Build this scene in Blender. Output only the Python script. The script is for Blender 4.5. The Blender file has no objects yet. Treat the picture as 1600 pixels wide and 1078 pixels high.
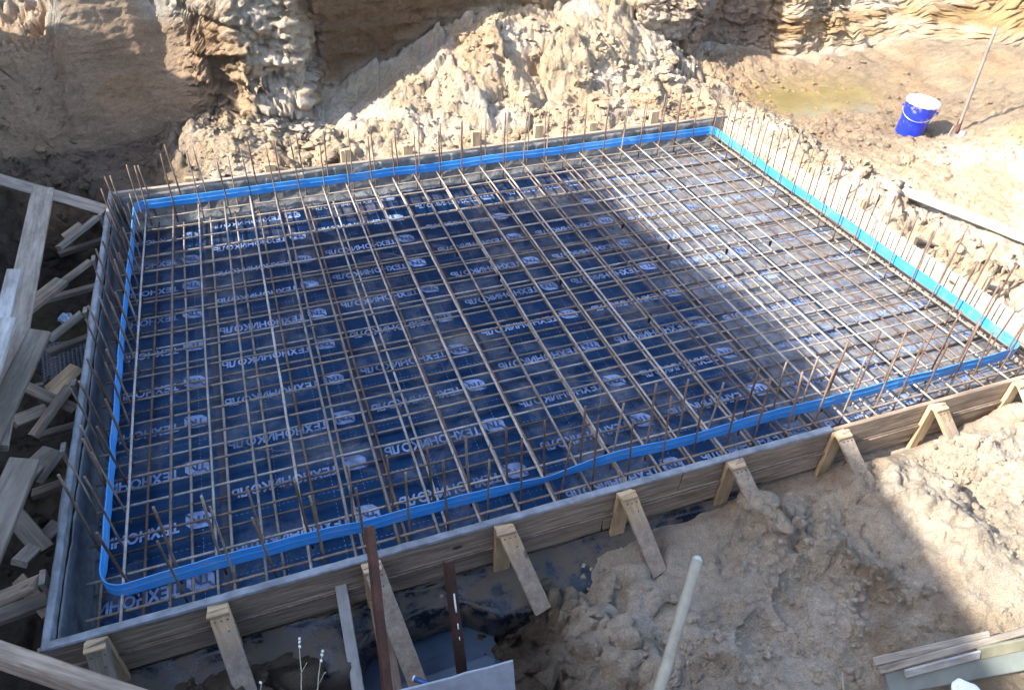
import bpy, bmesh, math, random
import numpy as np
from mathutils import Vector, Matrix
random.seed(11)
rng = np.random.default_rng(7)
SC = bpy.context.scene
COL = SC.collection

# ------------------------------------------------------------------ camera
FPX = 1132.67
CAM = Vector((0.9424, -2.3530, 2.8891))
RX = Vector((0.94092, -0.33784, 0.02318))      # image right
RY = Vector((-0.19563, -0.59818, -0.77712))    # image down
RZ = Vector((0.27640, 0.72667, -0.62893))      # forward
cd = bpy.data.cameras.new('camera'); cam = bpy.data.objects.new('camera', cd); COL.objects.link(cam)
cd.sensor_width = 36; cd.lens = FPX / 1600 * 36; cd.clip_start = 0.05; cd.clip_end = 500
m = Matrix.Identity(4)
for r in range(3):
    m[r][0] = RX[r]; m[r][1] = -RY[r]; m[r][2] = -RZ[r]; m[r][3] = CAM[r]
cam.matrix_world = m
SC.camera = cam

# ------------------------------------------------------------------ light
EL = math.radians(38); AZ = math.radians(3.5)          # sun travels towards +X, slightly +Y
D = Vector((math.cos(EL)*math.cos(AZ), math.cos(EL)*math.sin(AZ), -math.sin(EL)))
sd = bpy.data.lights.new('sun', 'SUN'); sd.energy = 3.2; sd.angle = math.radians(0.5); sd.color = (1.0, 0.955, 0.88)
sun = bpy.data.objects.new('sun', sd); COL.objects.link(sun)
sun.rotation_euler = D.to_track_quat('-Z', 'Y').to_euler()
W = bpy.data.worlds.new('World'); SC.world = W; W.use_nodes = True
nt = W.node_tree; nt.nodes.clear()
sky = nt.nodes.new('ShaderNodeTexSky'); sky.sky_type = 'NISHITA'; sky.sun_disc = False
sky.sun_elevation = EL; sky.sun_rotation = math.atan2(-D.x, -D.y)
bg = nt.nodes.new('ShaderNodeBackground'); bg.inputs[1].default_value = 0.15
sky.air_density = 0.8; sky.ozone_density = 0.4; sky.dust_density = 1.5
wo = nt.nodes.new('ShaderNodeOutputWorld')
nt.links.new(sky.outputs[0], bg.inputs[0]); nt.links.new(bg.outputs[0], wo.inputs[0])
SC.view_settings.view_transform = 'Standard'; SC.view_settings.look = 'None'
SC.view_settings.exposure = 2.22; SC.view_settings.gamma = 1

# ------------------------------------------------------------------ helpers
def U(px, py, z=0.0):
    """point of the photograph on the level z"""
    d = RX*((px-800)/FPX) + RY*((py-539)/FPX) + RZ
    return CAM + d*((z-CAM.z)/d.z)
def UY(px, py, Y):
    d = RX*((px-800)/FPX) + RY*((py-539)/FPX) + RZ
    return CAM + d*((Y-CAM.y)/d.y)

def tag(o, label=None, cat=None, group=None, kind=None):
    if label: o['label'] = label
    if cat: o['category'] = cat
    if group: o['group'] = group
    if kind: o['kind'] = kind
    return o
def empty(name, loc, label, cat, group=None):
    o = bpy.data.objects.new(name, None); COL.objects.link(o); o.location = loc
    o.empty_display_size = 0.1
    return tag(o, label, cat, group)
def link(name, me, parent=None, mat=None, M=None):
    o = bpy.data.objects.new(name, me); COL.objects.link(o)
    if mat is not None and len(me.materials) == 0: me.materials.append(mat)
    if M is not None: o.matrix_world = M
    if parent is not None:
        o.parent = parent
        pl = parent
        off = Matrix.Identity(4)
        chain = []
        while pl is not None:
            chain.append(pl); pl = pl.parent
        for q in reversed(chain): off = off @ q.matrix_basis
        o.matrix_basis = off.inverted() @ (M if M is not None else Matrix.Identity(4))
    return o
def mesh_np(name, v, f, smooth=True):
    me = bpy.data.meshes.new(name)
    v = np.asarray(v, dtype=np.float32); f = np.asarray(f, dtype=np.int32)
    n = f.shape[1]
    me.vertices.add(len(v)); me.vertices.foreach_set('co', v.ravel())
    me.loops.add(f.size); me.loops.foreach_set('vertex_index', f.ravel())
    me.polygons.add(len(f)); me.polygons.foreach_set('loop_start', np.arange(0, f.size, n, dtype=np.int32))
    me.polygons.foreach_set('loop_total', np.full(len(f), n, dtype=np.int32))
    me.update(calc_edges=True)
    me.polygons.foreach_set('use_smooth', np.full(len(f), smooth))
    return me
def from_bm(name, bm, smooth=False):
    me = bpy.data.meshes.new(name); bm.normal_update(); bm.to_mesh(me); bm.free()
    if smooth: me.polygons.foreach_set('use_smooth', [True]*len(me.polygons))
    return me

# --- noise
def _hash(ix, iy, iz, s):
    h = (ix*374761393 + iy*668265263 + iz*2147483647 + s*1274126177) & 0xffffffff
    h = ((h ^ (h >> 13)) * 1274126177) & 0xffffffff
    h = ((h ^ (h >> 16)) * 2246822519) & 0xffffffff
    return ((h ^ (h >> 15)) & 0xffffff) / float(0xffffff)
def vn(x, y, z=0.0, s=0):
    x = np.asarray(x, float); y = np.asarray(y, float); z = np.zeros_like(x)+z
    ix = np.floor(x).astype(np.int64); iy = np.floor(y).astype(np.int64); iz = np.floor(z).astype(np.int64)
    fx = x-ix; fy = y-iy; fz = z-iz
    fx = fx*fx*fx*(fx*(fx*6-15)+10); fy = fy*fy*fy*(fy*(fy*6-15)+10); fz = fz*fz*(3-2*fz)
    r = 0
    for a in (0, 1):
        for b in (0, 1):
            for c in (0, 1):
                r = r + _hash(ix+a, iy+b, iz+c, s)*(fx if a else 1-fx)*(fy if b else 1-fy)*(fz if c else 1-fz)
    return r*2-1
def fbm(x, y, z=0.0, s=0, o=4, g=0.5):
    r = 0; a = 1.0; k = 1.0; t = 0
    for i in range(o):
        r = r + a*vn(x*k+17.3*i, y*k-9.1*i, np.asarray(z)*k+3.7*i, s+i); t += a; a *= g; k *= 2.03
    return r/t
def ridged(x, y, z=0.0, s=0, o=4):
    r = 0; a = 1.0; k = 1.0; t = 0
    for i in range(o):
        r = r + a*(1-np.abs(vn(x*k+7.3*i, y*k-3.1*i, np.asarray(z)*k, s+i))*2); t += a; a *= .5; k *= 2.1
    return r/t
def facets(x, y, cell, s=0, k=1.0):
    """blocky ground: every cell of a cellular pattern is a tilted plate; also returns the distance to the cracks"""
    wx = x+.25*cell*fbm(x/cell*.9, y/cell*.9, 0, s+50, 3); wy = y+.25*cell*fbm(x/cell*.9+5, y/cell*.9, 0, s+60, 3)
    u = wx/cell; v = wy/cell; iu = np.floor(u).astype(np.int64); iv = np.floor(v).astype(np.int64)
    b1 = np.full(u.shape, 9.); b2 = np.full(u.shape, 9.); val = np.zeros(u.shape); z0 = np.zeros_like(iu)
    for a in (-1, 0, 1):
        for b in (-1, 0, 1):
            ci = iu+a; cj = iv+b
            cx = ci+.15+.7*_hash(ci, cj, z0, s); cy = cj+.15+.7*_hash(ci, cj, z0+1, s)
            d = np.hypot(u-cx, v-cy)
            pv = (_hash(ci, cj, z0+2, s)-.5)*.9+(_hash(ci, cj, z0+3, s)-.5)*2*k*(u-cx)+(_hash(ci, cj, z0+4, s)-.5)*2*k*(v-cy)
            near = d < b1
            b2 = np.where(near, b1, np.minimum(b2, d)); val = np.where(near, pv, val); b1 = np.where(near, d, b1)
    return val, b2-b1
def sm(x, a, b):
    t = np.clip((x-a)/(b-a), 0, 1); return t*t*(3-2*t)

# ------------------------------------------------------------------ materials
def newmat(name):
    mt = bpy.data.materials.new(name); mt.use_nodes = True
    n = mt.node_tree; b = n.nodes['Principled BSDF']
    return mt, n, b
def N(n, t, **kw):
    o = n.nodes.new(t)
    for k, v in kw.items():
        if k.startswith('i_'):
            key = k[2:]; key = int(key) if key.isdigit() else key.replace('_', ' ')
            o.inputs[key].default_value = v
        else: setattr(o, k, v)
    return o
def ramp(n, fac, stops):
    r = n.nodes.new('ShaderNodeValToRGB'); e = r.color_ramp.elements
    while len(e) < len(stops): e.new(0.5)
    for q, (p, c) in zip(e, stops):
        q.position = p; q.color = (c[0], c[1], c[2], 1) if not isinstance(c, (int, float)) else (c, c, c, 1)
    n.links.new(fac, r.inputs[0]); return r
def bump(n, b, h, strength, dist, prev=None):
    u = N(n, 'ShaderNodeBump'); u.inputs['Strength'].default_value = strength; u.inputs['Distance'].default_value = dist
    n.links.new(h, u.inputs['Height'])
    if prev is not None: n.links.new(prev.outputs[0], u.inputs['Normal'])
    n.links.new(u.outputs[0], b.inputs['Normal']); return u
def noise(n, co, scale, detail=6, rough=0.6, dist=0.0):
    t = N(n, 'ShaderNodeTexNoise'); t.inputs['Scale'].default_value = scale; t.inputs['Detail'].default_value = detail
    t.inputs['Roughness'].default_value = rough; t.inputs['Distortion'].default_value = dist
    if co is not None: n.links.new(co, t.inputs['Vector'])
    return t
def mix(n, fac, a, b, mode='MIX'):
    x = N(n, 'ShaderNodeMix', data_type='RGBA', blend_type=mode)
    for i, v in ((0, fac), (6, a), (7, b)):
        if isinstance(v, (int, float)): x.inputs[i].default_value = v
        elif isinstance(v, tuple): x.inputs[i].default_value = (*v, 1)
        else: n.links.new(v, x.inputs[i])
    return x.outputs[2]
def mapping(n, co, scale):
    mp = N(n, 'ShaderNodeMapping'); mp.inputs['Scale'].default_value = scale; n.links.new(co, mp.inputs[0]); return mp.outputs[0]

def soil_mat():
    mt, n, b = newmat('soil')
    tc = N(n, 'ShaderNodeTexCoord'); co = tc.outputs['Object']
    at = N(n, 'ShaderNodeAttribute', attribute_name='soil')
    a = noise(n, co, 3.2, 8, .62); c = noise(n, co, 26, 8, .7); d = noise(n, co, 150, 5, .75)
    v1 = ramp(n, a.outputs[0], [(.28, (.80, .78, .76)), (.72, (1.13, 1.12, 1.10))])
    v2 = ramp(n, c.outputs[0], [(.3, (.80, .78, .75)), (.68, (1.12, 1.12, 1.12))])
    v3 = ramp(n, d.outputs[0], [(.32, (.55, .53, .50)), (.60, (1.15, 1.15, 1.15))])
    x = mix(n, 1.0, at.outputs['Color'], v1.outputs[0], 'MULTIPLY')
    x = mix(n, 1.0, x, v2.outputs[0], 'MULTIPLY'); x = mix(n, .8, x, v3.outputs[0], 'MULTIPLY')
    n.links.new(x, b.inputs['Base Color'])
    # damp soil is a little glossier: alpha of the attribute = wetness
    r = N(n, 'ShaderNodeMapRange'); r.inputs[1].default_value = 0; r.inputs[2].default_value = 1; r.inputs[3].default_value = .95; r.inputs[4].default_value = .42
    at2 = N(n, 'ShaderNodeAttribute', attribute_name='wet'); n.links.new(at2.outputs['Fac'], r.inputs[0])
    n.links.new(r.outputs[0], b.inputs['Roughness']); b.inputs['Specular IOR Level'].default_value = .3
    vo = N(n, 'ShaderNodeTexVoronoi'); vo.inputs['Scale'].default_value = 34; n.links.new(co, vo.inputs['Vector'])
    u = bump(n, b, c.outputs[0], .9, .05)
    u = bump(n, b, vo.outputs['Distance'], .28, .012, u)
    e = noise(n, co, 62, 6, .8); u = bump(n, b, e.outputs[0], 1.0, .022, u)
    bump(n, b, d.outputs[0], 1.0, .011, u)
    return mt
M_SOIL = soil_mat()

def wood_mat(name, c1, c2, dirt=(.16, .13, .10), dirtamt=.5, rough=.8, sandx=None):
    mt, n, b = newmat(name)
    tc = N(n, 'ShaderNodeTexCoord'); oi = N(n, 'ShaderNodeObjectInfo')
    ad = N(n, 'ShaderNodeVectorMath', operation='ADD'); n.links.new(tc.outputs['Object'], ad.inputs[0])
    sc = N(n, 'ShaderNodeVectorMath', operation='SCALE'); sc.inputs['Scale'].default_value = 19.0
    cx = N(n, 'ShaderNodeCombineXYZ')
    for i in range(3): n.links.new(oi.outputs['Random'], cx.inputs[i])
    n.links.new(cx.outputs[0], sc.inputs[0]); n.links.new(sc.outputs[0], ad.inputs[1])
    co = ad.outputs[0]
    g = noise(n, mapping(n, co, (1.3, 22, 22)), 1.6, 9, .68, 1.0)
    s = noise(n, co, 2.4, 6, .6); k = noise(n, mapping(n, co, (2, 9, 9)), 2.2, 7, .7)
    base = ramp(n, g.outputs[0], [(.3, c1), (.68, c2)])
    dm = ramp(n, s.outputs[0], [(.44, 0.0), (.66, dirtamt)])
    x = mix(n, dm.outputs[0], base.outputs[0], dirt)
    kk = ramp(n, k.outputs[0], [(.33, (.62, .6, .58)), (.6, (1.08, 1.08, 1.08))])
    x = mix(n, .9, x, kk.outputs[0], 'MULTIPLY')
    # knots
    vo = N(n, 'ShaderNodeTexVoronoi'); vo.inputs['Scale'].default_value = 2.6; n.links.new(mapping(n, co, (1, 2.2, 2.2)), vo.inputs['Vector'])
    kn = ramp(n, vo.outputs['Distance'], [(.05, 1.0), (.085, 0.0)])
    x = mix(n, kn.outputs[0], x, (.07, .045, .03))
    if sandx:      # sand stuck to the lower end of a brace
        sx = N(n, 'ShaderNodeSeparateXYZ'); n.links.new(tc.outputs['Object'], sx.inputs[0])
        g2 = noise(n, tc.outputs['Object'], 28, 7, .75)
        ma = N(n, 'ShaderNodeMath', operation='MULTIPLY_ADD'); n.links.new(g2.outputs[0], ma.inputs[0]); ma.inputs[1].default_value = .5; n.links.new(sx.outputs[0], ma.inputs[2])
        sf = N(n, 'ShaderNodeMapRange'); n.links.new(ma.outputs[0], sf.inputs[0]); sf.inputs[1].default_value = sandx+.22; sf.inputs[2].default_value = sandx+.31
        sc2 = ramp(n, g2.outputs[0], [(.3, (.17, .135, .10)), (.7, (.42, .35, .27))])
        x = mix(n, sf.outputs[0], x, sc2.outputs[0])
    n.links.new(x, b.inputs['Base Color'])
    b.inputs['Roughness'].default_value = rough; b.inputs['Specular IOR Level'].default_value = .25
    u = bump(n, b, g.outputs[0], .5, .006); bump(n, b, k.outputs[0], .5, .01, u)
    return mt
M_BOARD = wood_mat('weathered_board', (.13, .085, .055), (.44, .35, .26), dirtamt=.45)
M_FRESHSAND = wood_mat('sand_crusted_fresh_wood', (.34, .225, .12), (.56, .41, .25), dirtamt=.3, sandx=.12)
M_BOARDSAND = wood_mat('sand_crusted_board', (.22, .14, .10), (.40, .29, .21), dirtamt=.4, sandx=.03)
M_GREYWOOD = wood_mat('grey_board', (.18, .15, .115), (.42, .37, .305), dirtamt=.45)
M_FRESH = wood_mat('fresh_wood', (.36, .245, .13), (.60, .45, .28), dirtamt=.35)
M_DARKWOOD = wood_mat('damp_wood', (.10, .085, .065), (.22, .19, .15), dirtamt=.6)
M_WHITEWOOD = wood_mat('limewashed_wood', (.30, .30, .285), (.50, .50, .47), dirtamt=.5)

def steel_mat(name, c1, c2, c3, metal=.25, rough=.6, wave=True):
    mt, n, b = newmat(name)
    tc = N(n, 'ShaderNodeTexCoord'); oi = N(n, 'ShaderNodeObjectInfo')
    geo = N(n, 'ShaderNodeNewGeometry')
    a = noise(n, geo.outputs['Position'], 5.0, 6, .65); d = noise(n, geo.outputs['Position'], 70, 4, .7)
    s = N(n, 'ShaderNodeMath', operation='MULTIPLY_ADD'); n.links.new(oi.outputs['Random'], s.inputs[0]); s.inputs[1].default_value = .3
    n.links.new(a.outputs[0], s.inputs[2])
    base = ramp(n, s.outputs[0], [(.42, c1), (.66, c2), (.86, c3)])
    v = ramp(n, d.outputs[0], [(.3, (.6, .56, .52)), (.65, (1.15, 1.15, 1.15))])
    x = mix(n, .8, base.outputs[0], v.outputs[0], 'MULTIPLY')
    n.links.new(x, b.inputs['Base Color']); b.inputs['Metallic'].default_value = metal; b.inputs['Roughness'].default_value = rough
    u = bump(n, b, d.outputs[0], .4, .002)
    if wave:
        w = N(n, 'ShaderNodeTexWave'); w.inputs['Scale'].default_value = 36; w.bands_direction = 'X'
        n.links.new(tc.outputs['Object'], w.inputs['Vector']); bump(n, b, w.outputs['Fac'], .6, .0025, u)
    return mt
M_BARLIGHT = steel_mat('dusty_rebar', (.13, .105, .085), (.27, .235, .20), (.44, .40, .35), .08, .6)
M_BARMID = steel_mat('mill_rebar', (.10, .065, .045), (.20, .15, .11), (.36, .30, .24), .15, .6)
M_BARRUST = steel_mat('rusty_rebar', (.085, .05, .035), (.16, .10, .07), (.26, .19, .14), .15, .65)
M_RUST = steel_mat('rusted_angle_iron', (.035, .018, .013), (.075, .033, .02), (.14, .06, .035), .1, .8, False)
M_WIRE = steel_mat('tie_wire', (.04, .03, .025), (.09, .07, .055), (.2, .17, .14), .3, .55, False)

def membrane_mat():
    mt, n, b = newmat('black_membrane')
    geo = N(n, 'ShaderNodeNewGeometry'); co = geo.outputs['Position']
    a = noise(n, co, 2.2, 8, .68, .5); d = noise(n, co, 17, 8, .72); e = noise(n, co, 90, 4, .7)
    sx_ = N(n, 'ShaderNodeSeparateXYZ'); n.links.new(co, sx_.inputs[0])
    mr = N(n, 'ShaderNodeMapRange'); n.links.new(sx_.outputs[0], mr.inputs[0]); mr.inputs[1].default_value = 3.5; mr.inputs[2].default_value = 4.4; mr.inputs[3].default_value = -.07; mr.inputs[4].default_value = .42  # dust thickened past the shadow edge, painting the sunlit end paler
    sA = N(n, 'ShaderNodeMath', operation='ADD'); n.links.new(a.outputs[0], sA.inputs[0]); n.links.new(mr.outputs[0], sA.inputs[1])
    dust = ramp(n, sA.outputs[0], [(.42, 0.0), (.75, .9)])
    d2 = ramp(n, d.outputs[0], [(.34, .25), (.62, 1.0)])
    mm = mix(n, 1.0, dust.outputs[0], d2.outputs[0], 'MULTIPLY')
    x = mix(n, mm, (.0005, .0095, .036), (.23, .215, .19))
    sp = ramp(n, e.outputs[0], [(.62, 0.0), (.74, .25)])
    x = mix(n, sp.outputs[0], x, (.18, .18, .18))
    mud = noise(n, co, 1.1, 7, .65); mf = ramp(n, mud.outputs[0], [(.60, 0.0), (.70, .5)])
    x = mix(n, mf.outputs[0], x, (.16, .135, .10))
    n.links.new(x, b.inputs['Base Color'])
    rr = ramp(n, d.outputs[0], [(.3, .22), (.7, .5)]); n.links.new(rr.outputs[0], b.inputs['Roughness'])
    b.inputs['Specular IOR Level'].default_value = .55; b.inputs['Specular Tint'].default_value = (.12, .5, 1, 1)
    bump(n, b, d.outputs[0], .45, .012)
    return mt
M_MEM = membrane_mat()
M_SEAM = None
def plain(name, col, rough=.5, metal=0.0, spec=.5, var=.25, scale=14, bs=.2, bd=.004, **kw):
    mt, n, b = newmat(name)
    tc = N(n, 'ShaderNodeTexCoord'); a = noise(n, tc.outputs['Object'], scale, 7, .65)
    lo = tuple(c*(1-var) for c in col); hi = tuple(min(1, c*(1+var)) for c in col)
    r = ramp(n, a.outputs[0], [(.3, lo), (.7, hi)])
    n.links.new(r.outputs[0], b.inputs['Base Color'])
    b.inputs['Roughness'].default_value = rough; b.inputs['Metallic'].default_value = metal
    b.inputs['Specular IOR Level'].default_value = spec
    for k, v in kw.items(): b.inputs[k].default_value = v
    bump(n, b, a.outputs[0], bs, bd)
    return mt
M_PRINT = plain('white_print', (.20, .28, .47), .5, var=.35, scale=30)
def scuff(mt):
    n = mt.node_tree; b = n.nodes['Principled BSDF']; geo = N(n, 'ShaderNodeNewGeometry')
    a = noise(n, geo.outputs['Position'], 3.1, 9, .75); f = ramp(n, a.outputs[0], [(.44, 0.0), (.60, .85)])
    old = b.inputs['Base Color'].links[0].from_socket
    x = mix(n, f.outputs[0], old, (.05, .07, .11)); n.links.new(x, b.inputs['Base Color'])
scuff(M_PRINT)
M_SEAM = plain('seam_tape', (.008, .016, .035), .45, spec=.4, var=.6, scale=12, bs=.6, bd=.01)
M_PRINTDARK = plain('print_gap', (.012, .03, .09), .35, var=.2)
M_STOP = plain('blue_pvc', (.045, .275, .68), .38, spec=.5, var=.08, scale=5, bs=.15)
def dusty(mt, col, s_, lo, hi, amt):
    n = mt.node_tree; b = n.nodes['Principled BSDF']; geo = N(n, 'ShaderNodeNewGeometry')
    a = noise(n, geo.outputs['Position'], s_, 9, .75); f = ramp(n, a.outputs[0], [(lo, 0.0), (hi, amt)])
    old = b.inputs['Base Color'].links[0].from_socket
    x = mix(n, f.outputs[0], old, col); n.links.new(x, b.inputs['Base Color'])
dusty(M_STOP, (.25, .38, .5), 7, .48, .72, .55)
M_FILM = plain('grey_film', (.17, .185, .20), .42, spec=.5, var=.5, scale=11, bs=.5, bd=.01)
M_BLACKFILM = plain('black_film', (.03, .035, .045), .3, spec=.7, var=.5, scale=8, bs=.8, bd=.02)
M_BUCKET = plain('blue_enamel', (.012, .03, .42), .3, spec=.6, var=.12, scale=6, bs=.05)
M_WHITEPL = plain('white_lid', (.78, .79, .80), .45, var=.05)
M_WIREGREY = plain('galvanised_wire', (.5, .5, .5), .35, metal=.8, var=.1)
M_CONC = plain('grey_render', (.42, .40, .37), .9, var=.15, scale=3, bs=.4)
M_BRICK = None
M_PLASTER = plain('house_plaster', (.55, .50, .42), .9, var=.08, scale=2)
M_ROOF = plain('roof_metal', (.16, .07, .05), .5, var=.2, scale=4)
M_GLASS = plain('window_glass', (.03, .04, .05), .08, var=.1)
M_STEM = plain('dry_stem', (.42, .38, .28), .8)
M_BAMBOO = plain('grey_tube', (.29, .27, .20), .55, var=.2, scale=10)
M_SHEET = plain('grey_sheet', (.30, .33, .37), .45, var=.25, scale=9, bs=.3)
dusty(M_BUCKET, (.35, .28, .2), 9, .56, .66, .8); dusty(M_WHITEPL, (.5, .45, .38), 8, .55, .7, .5); dusty(M_BAMBOO, (.12, .095, .07), 6, .5, .68, .7)
M_BLACKPL = plain('black_plastic', (.012, .012, .014), .5)
def water_mat(name, col, alpha_rough=.04):
    mt, n, b = newmat(name)
    tc = N(n, 'ShaderNodeTexCoord'); a = noise(n, tc.outputs['Object'], 3.0, 6, .6); c = noise(n, tc.outputs['Object'], 16, 3, .5)
    r = ramp(n, a.outputs[0], [(.35, tuple(q*.75 for q in col)), (.65, tuple(q*1.2 for q in col))])
    n.links.new(r.outputs[0], b.inputs['Base Color']); b.inputs['Roughness'].default_value = alpha_rough
    b.inputs['Specular IOR Level'].default_value = .5
    bump(n, b, c.outputs[0], .05, .004)
    return mt
M_PUDDLE = water_mat('muddy_water', (.27, .21, .085), .12); M_PUDDLE.node_tree.nodes['Principled BSDF'].inputs['Alpha'].default_value = .62
M_PITWATER = water_mat('pit_water', (.05, .075, .11), .05)

# ------------------------------------------------------------------ terrain
CP = []      # (X, Y, z)
def cp(px, py, z): p = U(px, py, z); CP.append((p.x, p.y, z))
def cpy(px, py, Y): p = UY(px, py, Y); CP.append((p.x, p.y, p.z))
# right side flats
for a in [(1400,300,.12),(1500,300,.13),(1590,300,.22),(1595,200,.36),(1500,214,.14),(1420,212,.08),(1300,150,.045),(1200,140,.06),(1380,170,.045),(1340,185,.05),
          (1450,120,.10),(1530,110,.2),(1250,90,.13),(1350,80,.2),(1150,105,.16),(1130,160,.12),(1250,230,.08),(1350,255,.10),(1500,400,.05),(1590,460,.0),
          (1300,285,.17),(1420,390,.0),(1540,490,-.05),(1230,235,.14),(1180,195,.10),(1600,370,.12),(1470,260,.15)]: cp(*a)
# far heap
for a in [(300,200,4.3),(360,203,4.3),(420,190,4.4),(440,232,4.15),(600,128,4.8),(540,158,4.7),(700,58,4.95),(760,26,5.0),(830,40,4.9),(900,16,4.95),
          (960,12,5.0),(1000,70,4.75),(1030,145,4.25),(900,100,4.45),(850,120,4.35),(760,110,4.4),(680,130,4.4),(960,90,4.5),(1100,92,4.9)]: cpy(*a)
for X, z in [(.1,.02),(.6,.10),(1.1,.04),(1.6,.02),(2.2,.05),(2.8,.03),(3.4,.08),(4.0,.06),(4.6,.10),(5.1,.06),(5.6,.05)]: CP.append((X, 3.68, z))
for X, z in [(-.9,.05),(-.3,.05),(.1,.0),(-1.4,.1)]: CP.append((X, 4.1, z)); CP.append((X, 4.9, z+.1))
CP.append((-.3, 3.75, -.02))
# left ditch
for Y in (-1.2, -.2, .8, 1.8, 2.8, 3.4): CP.append((-.5, Y, -.34)); CP.append((-1.0, Y, -.16)); CP.append((-1.6, Y, .05))
# front
for X, z in [(-.1,-.26),(.3,-.18),(.6,-.20),(.78,-.40),(1.0,-.54),(1.35,-.54),(1.75,-.36),(2.1,-.2),(2.6,-.16),(3.1,-.15),(3.6,-.17),(4.2,-.16),(5.0,-.12),(5.6,-.06)]: CP.append((X, -.60, z)); CP.append((X, -.78, z))
for X, z in [(-.1,-.34),(.3,-.26),(.7,-.36),(1.1,-.52),(1.45,-.50),(1.62,-.14),(1.9,-.04),(2.2,-.16),(2.6,-.10),(3.2,-.14),(3.7,-.10),(4.3,-.05),(5.2,.02)]: CP.append((X, -.98, z))
for X, z in [(-.1,-.40),(.4,-.30),(1.0,-.52),(1.45,-.48),(1.62,-.16),(1.9,-.16),(2.3,-.04),(2.8,-.12),(3.4,-.06),(3.9,.0),(4.8,.06)]: CP.append((X, -1.35, z))
for X in (-1, 0, 1, 2, 3, 4, 5.5): CP.append((X, -1.8, -.05))
for a in [(1440,745,.03),(1475,840,.0),(1500,700,.02),(1560,650,.0),(1380,720,-.06)]: cp(*a)
for X, Y, z in [(7,-2,.2),(8,1,.25),(9.5,3,.35),(8.6,4.4,.2),(7.3,4.7,.12),(6.2,-.5,.06),(7.5,2.2,.2),(9,4,.25)]: CP.append((X, Y, z))
CP = np.array(CP)
def rbf(x, y):
    P = CP[:, :2]; n = len(P)
    d = np.sqrt(((P[:, None]-P[None])**2).sum(-1)+.004)
    A = np.zeros((n+1, n+1)); A[:n, :n] = d - np.eye(n)*.02; A[:n, n] = 1; A[n, :n] = 1
    w = np.linalg.solve(A, np.append(CP[:, 2], 0))
    out = np.full(x.shape, w[n])
    for i in range(n): out += w[i]*np.sqrt((x-P[i, 0])**2+(y-P[i, 1])**2+.004)
    return out
YC = np.array([(-60,4.2),(-3,4.2),(-1,4.55),(.2,4.72),(.7,4.70),(.95,4.46),(1.42,4.5),(1.62,5.05),(3.3,5.2),(4.6,5.2),(5.2,4.98),(5.85,5.0),(6.05,5.32),(7.1,5.3),(7.3,5.05),(8.6,4.95),(9.6,4.5),(10.4,3.7),(11.2,2.2),(12,-3),(14,-60)])
HC = np.array([(-60,1.0),(-1,.86),(-.55,.80),(-.38,1.2),(.12,1.35),(.3,.95),(.55,1.0),(.75,1.6),(.95,2.5),(1.5,2.6),(1.7,1.7),(5,1.45),(7,1.2),(8.5,.85),(10,.5),(12,.6),(60,.8)])  # spur raised above the view, added height to shade the heap's left slope
def axis(lo, hi, f0, f1, d0, d1):
    a = list(np.arange(f0, f1+1e-6, d0)); s = d1; x = f1
    while x < hi: s *= 1.25 if x > f1+8 else 1.03; x += s; a.append(x)
    s = d1; x = f0; b = []
    while x > lo: s *= 1.25 if x < f0-3 else 1.05; x -= s; b.append(x)
    return np.array(b[::-1]+a)
gx = axis(-80, 90, -1.3, 7.2, .0185, .03); gy = axis(-80, 4.1, -1.6, 4.1, .0185, .03); gy = gy[gy <= 4.1]
gyn = axis(6.0, 90, 6.0, 6.6, .06, .08); gyn = gyn[gyn >= 5.9999]
def cliff_line(x): return np.interp(x, YC[:, 0], YC[:, 1]) + .10*fbm(x*1.7, x*0, 0, 40, 3)
def cliff_width(x): return .32 + .30*np.exp(-((x-1.15)/.35)**2) + .9*sm(x, 7.0, 8.5)
def cliff_rows():
    yc = np.clip(cliff_line(gx), 4.3, 5.6); w = np.minimum(cliff_width(gx), 5.85-yc)
    rows = [np.full(gx.shape, v) for v in gy]
    for k in range(1, 56): rows.append(4.1+(yc-.015-4.1)*k/56)
    for k in range(0, 141): rows.append(yc-.015+(w+.03)*k/140)
    for k in range(1, 30): rows.append(yc+w+.015+(5.96-yc-w-.015)*k/30)
    rows += [np.full(gx.shape, v) for v in gyn]
    return np.array(rows)
GY = cliff_rows(); GX = np.broadcast_to(gx, GY.shape).copy()
foots = [(1.95,-1.2,.6),(2.15,-.75,1.1),(2.5,-1.02,.2),(2.85,-1.05,.8),(3.45,-1.15,.4),(3.15,-.8,.1),(2.0,-.9,.3),(2.35,-.86,.4),(2.75,-.72,1.0),(3.05,-.95,.2),(3.3,-.66,.8),(2.1,-1.08,.1),(2.6,-1.15,.5),(3.5,-.9,1.2),(2.95,-.62,.3),(3.7,-.62,.6),(2.4,-.62,.9),(2.25,-1.25,.0),(3.2,-1.2,.4),(6.2,1.4,.5),(6.8,1.1,.9),(6.5,2.2,.2),(7.3,1.8,1.1),(5.9,2.9,.7)]
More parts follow.
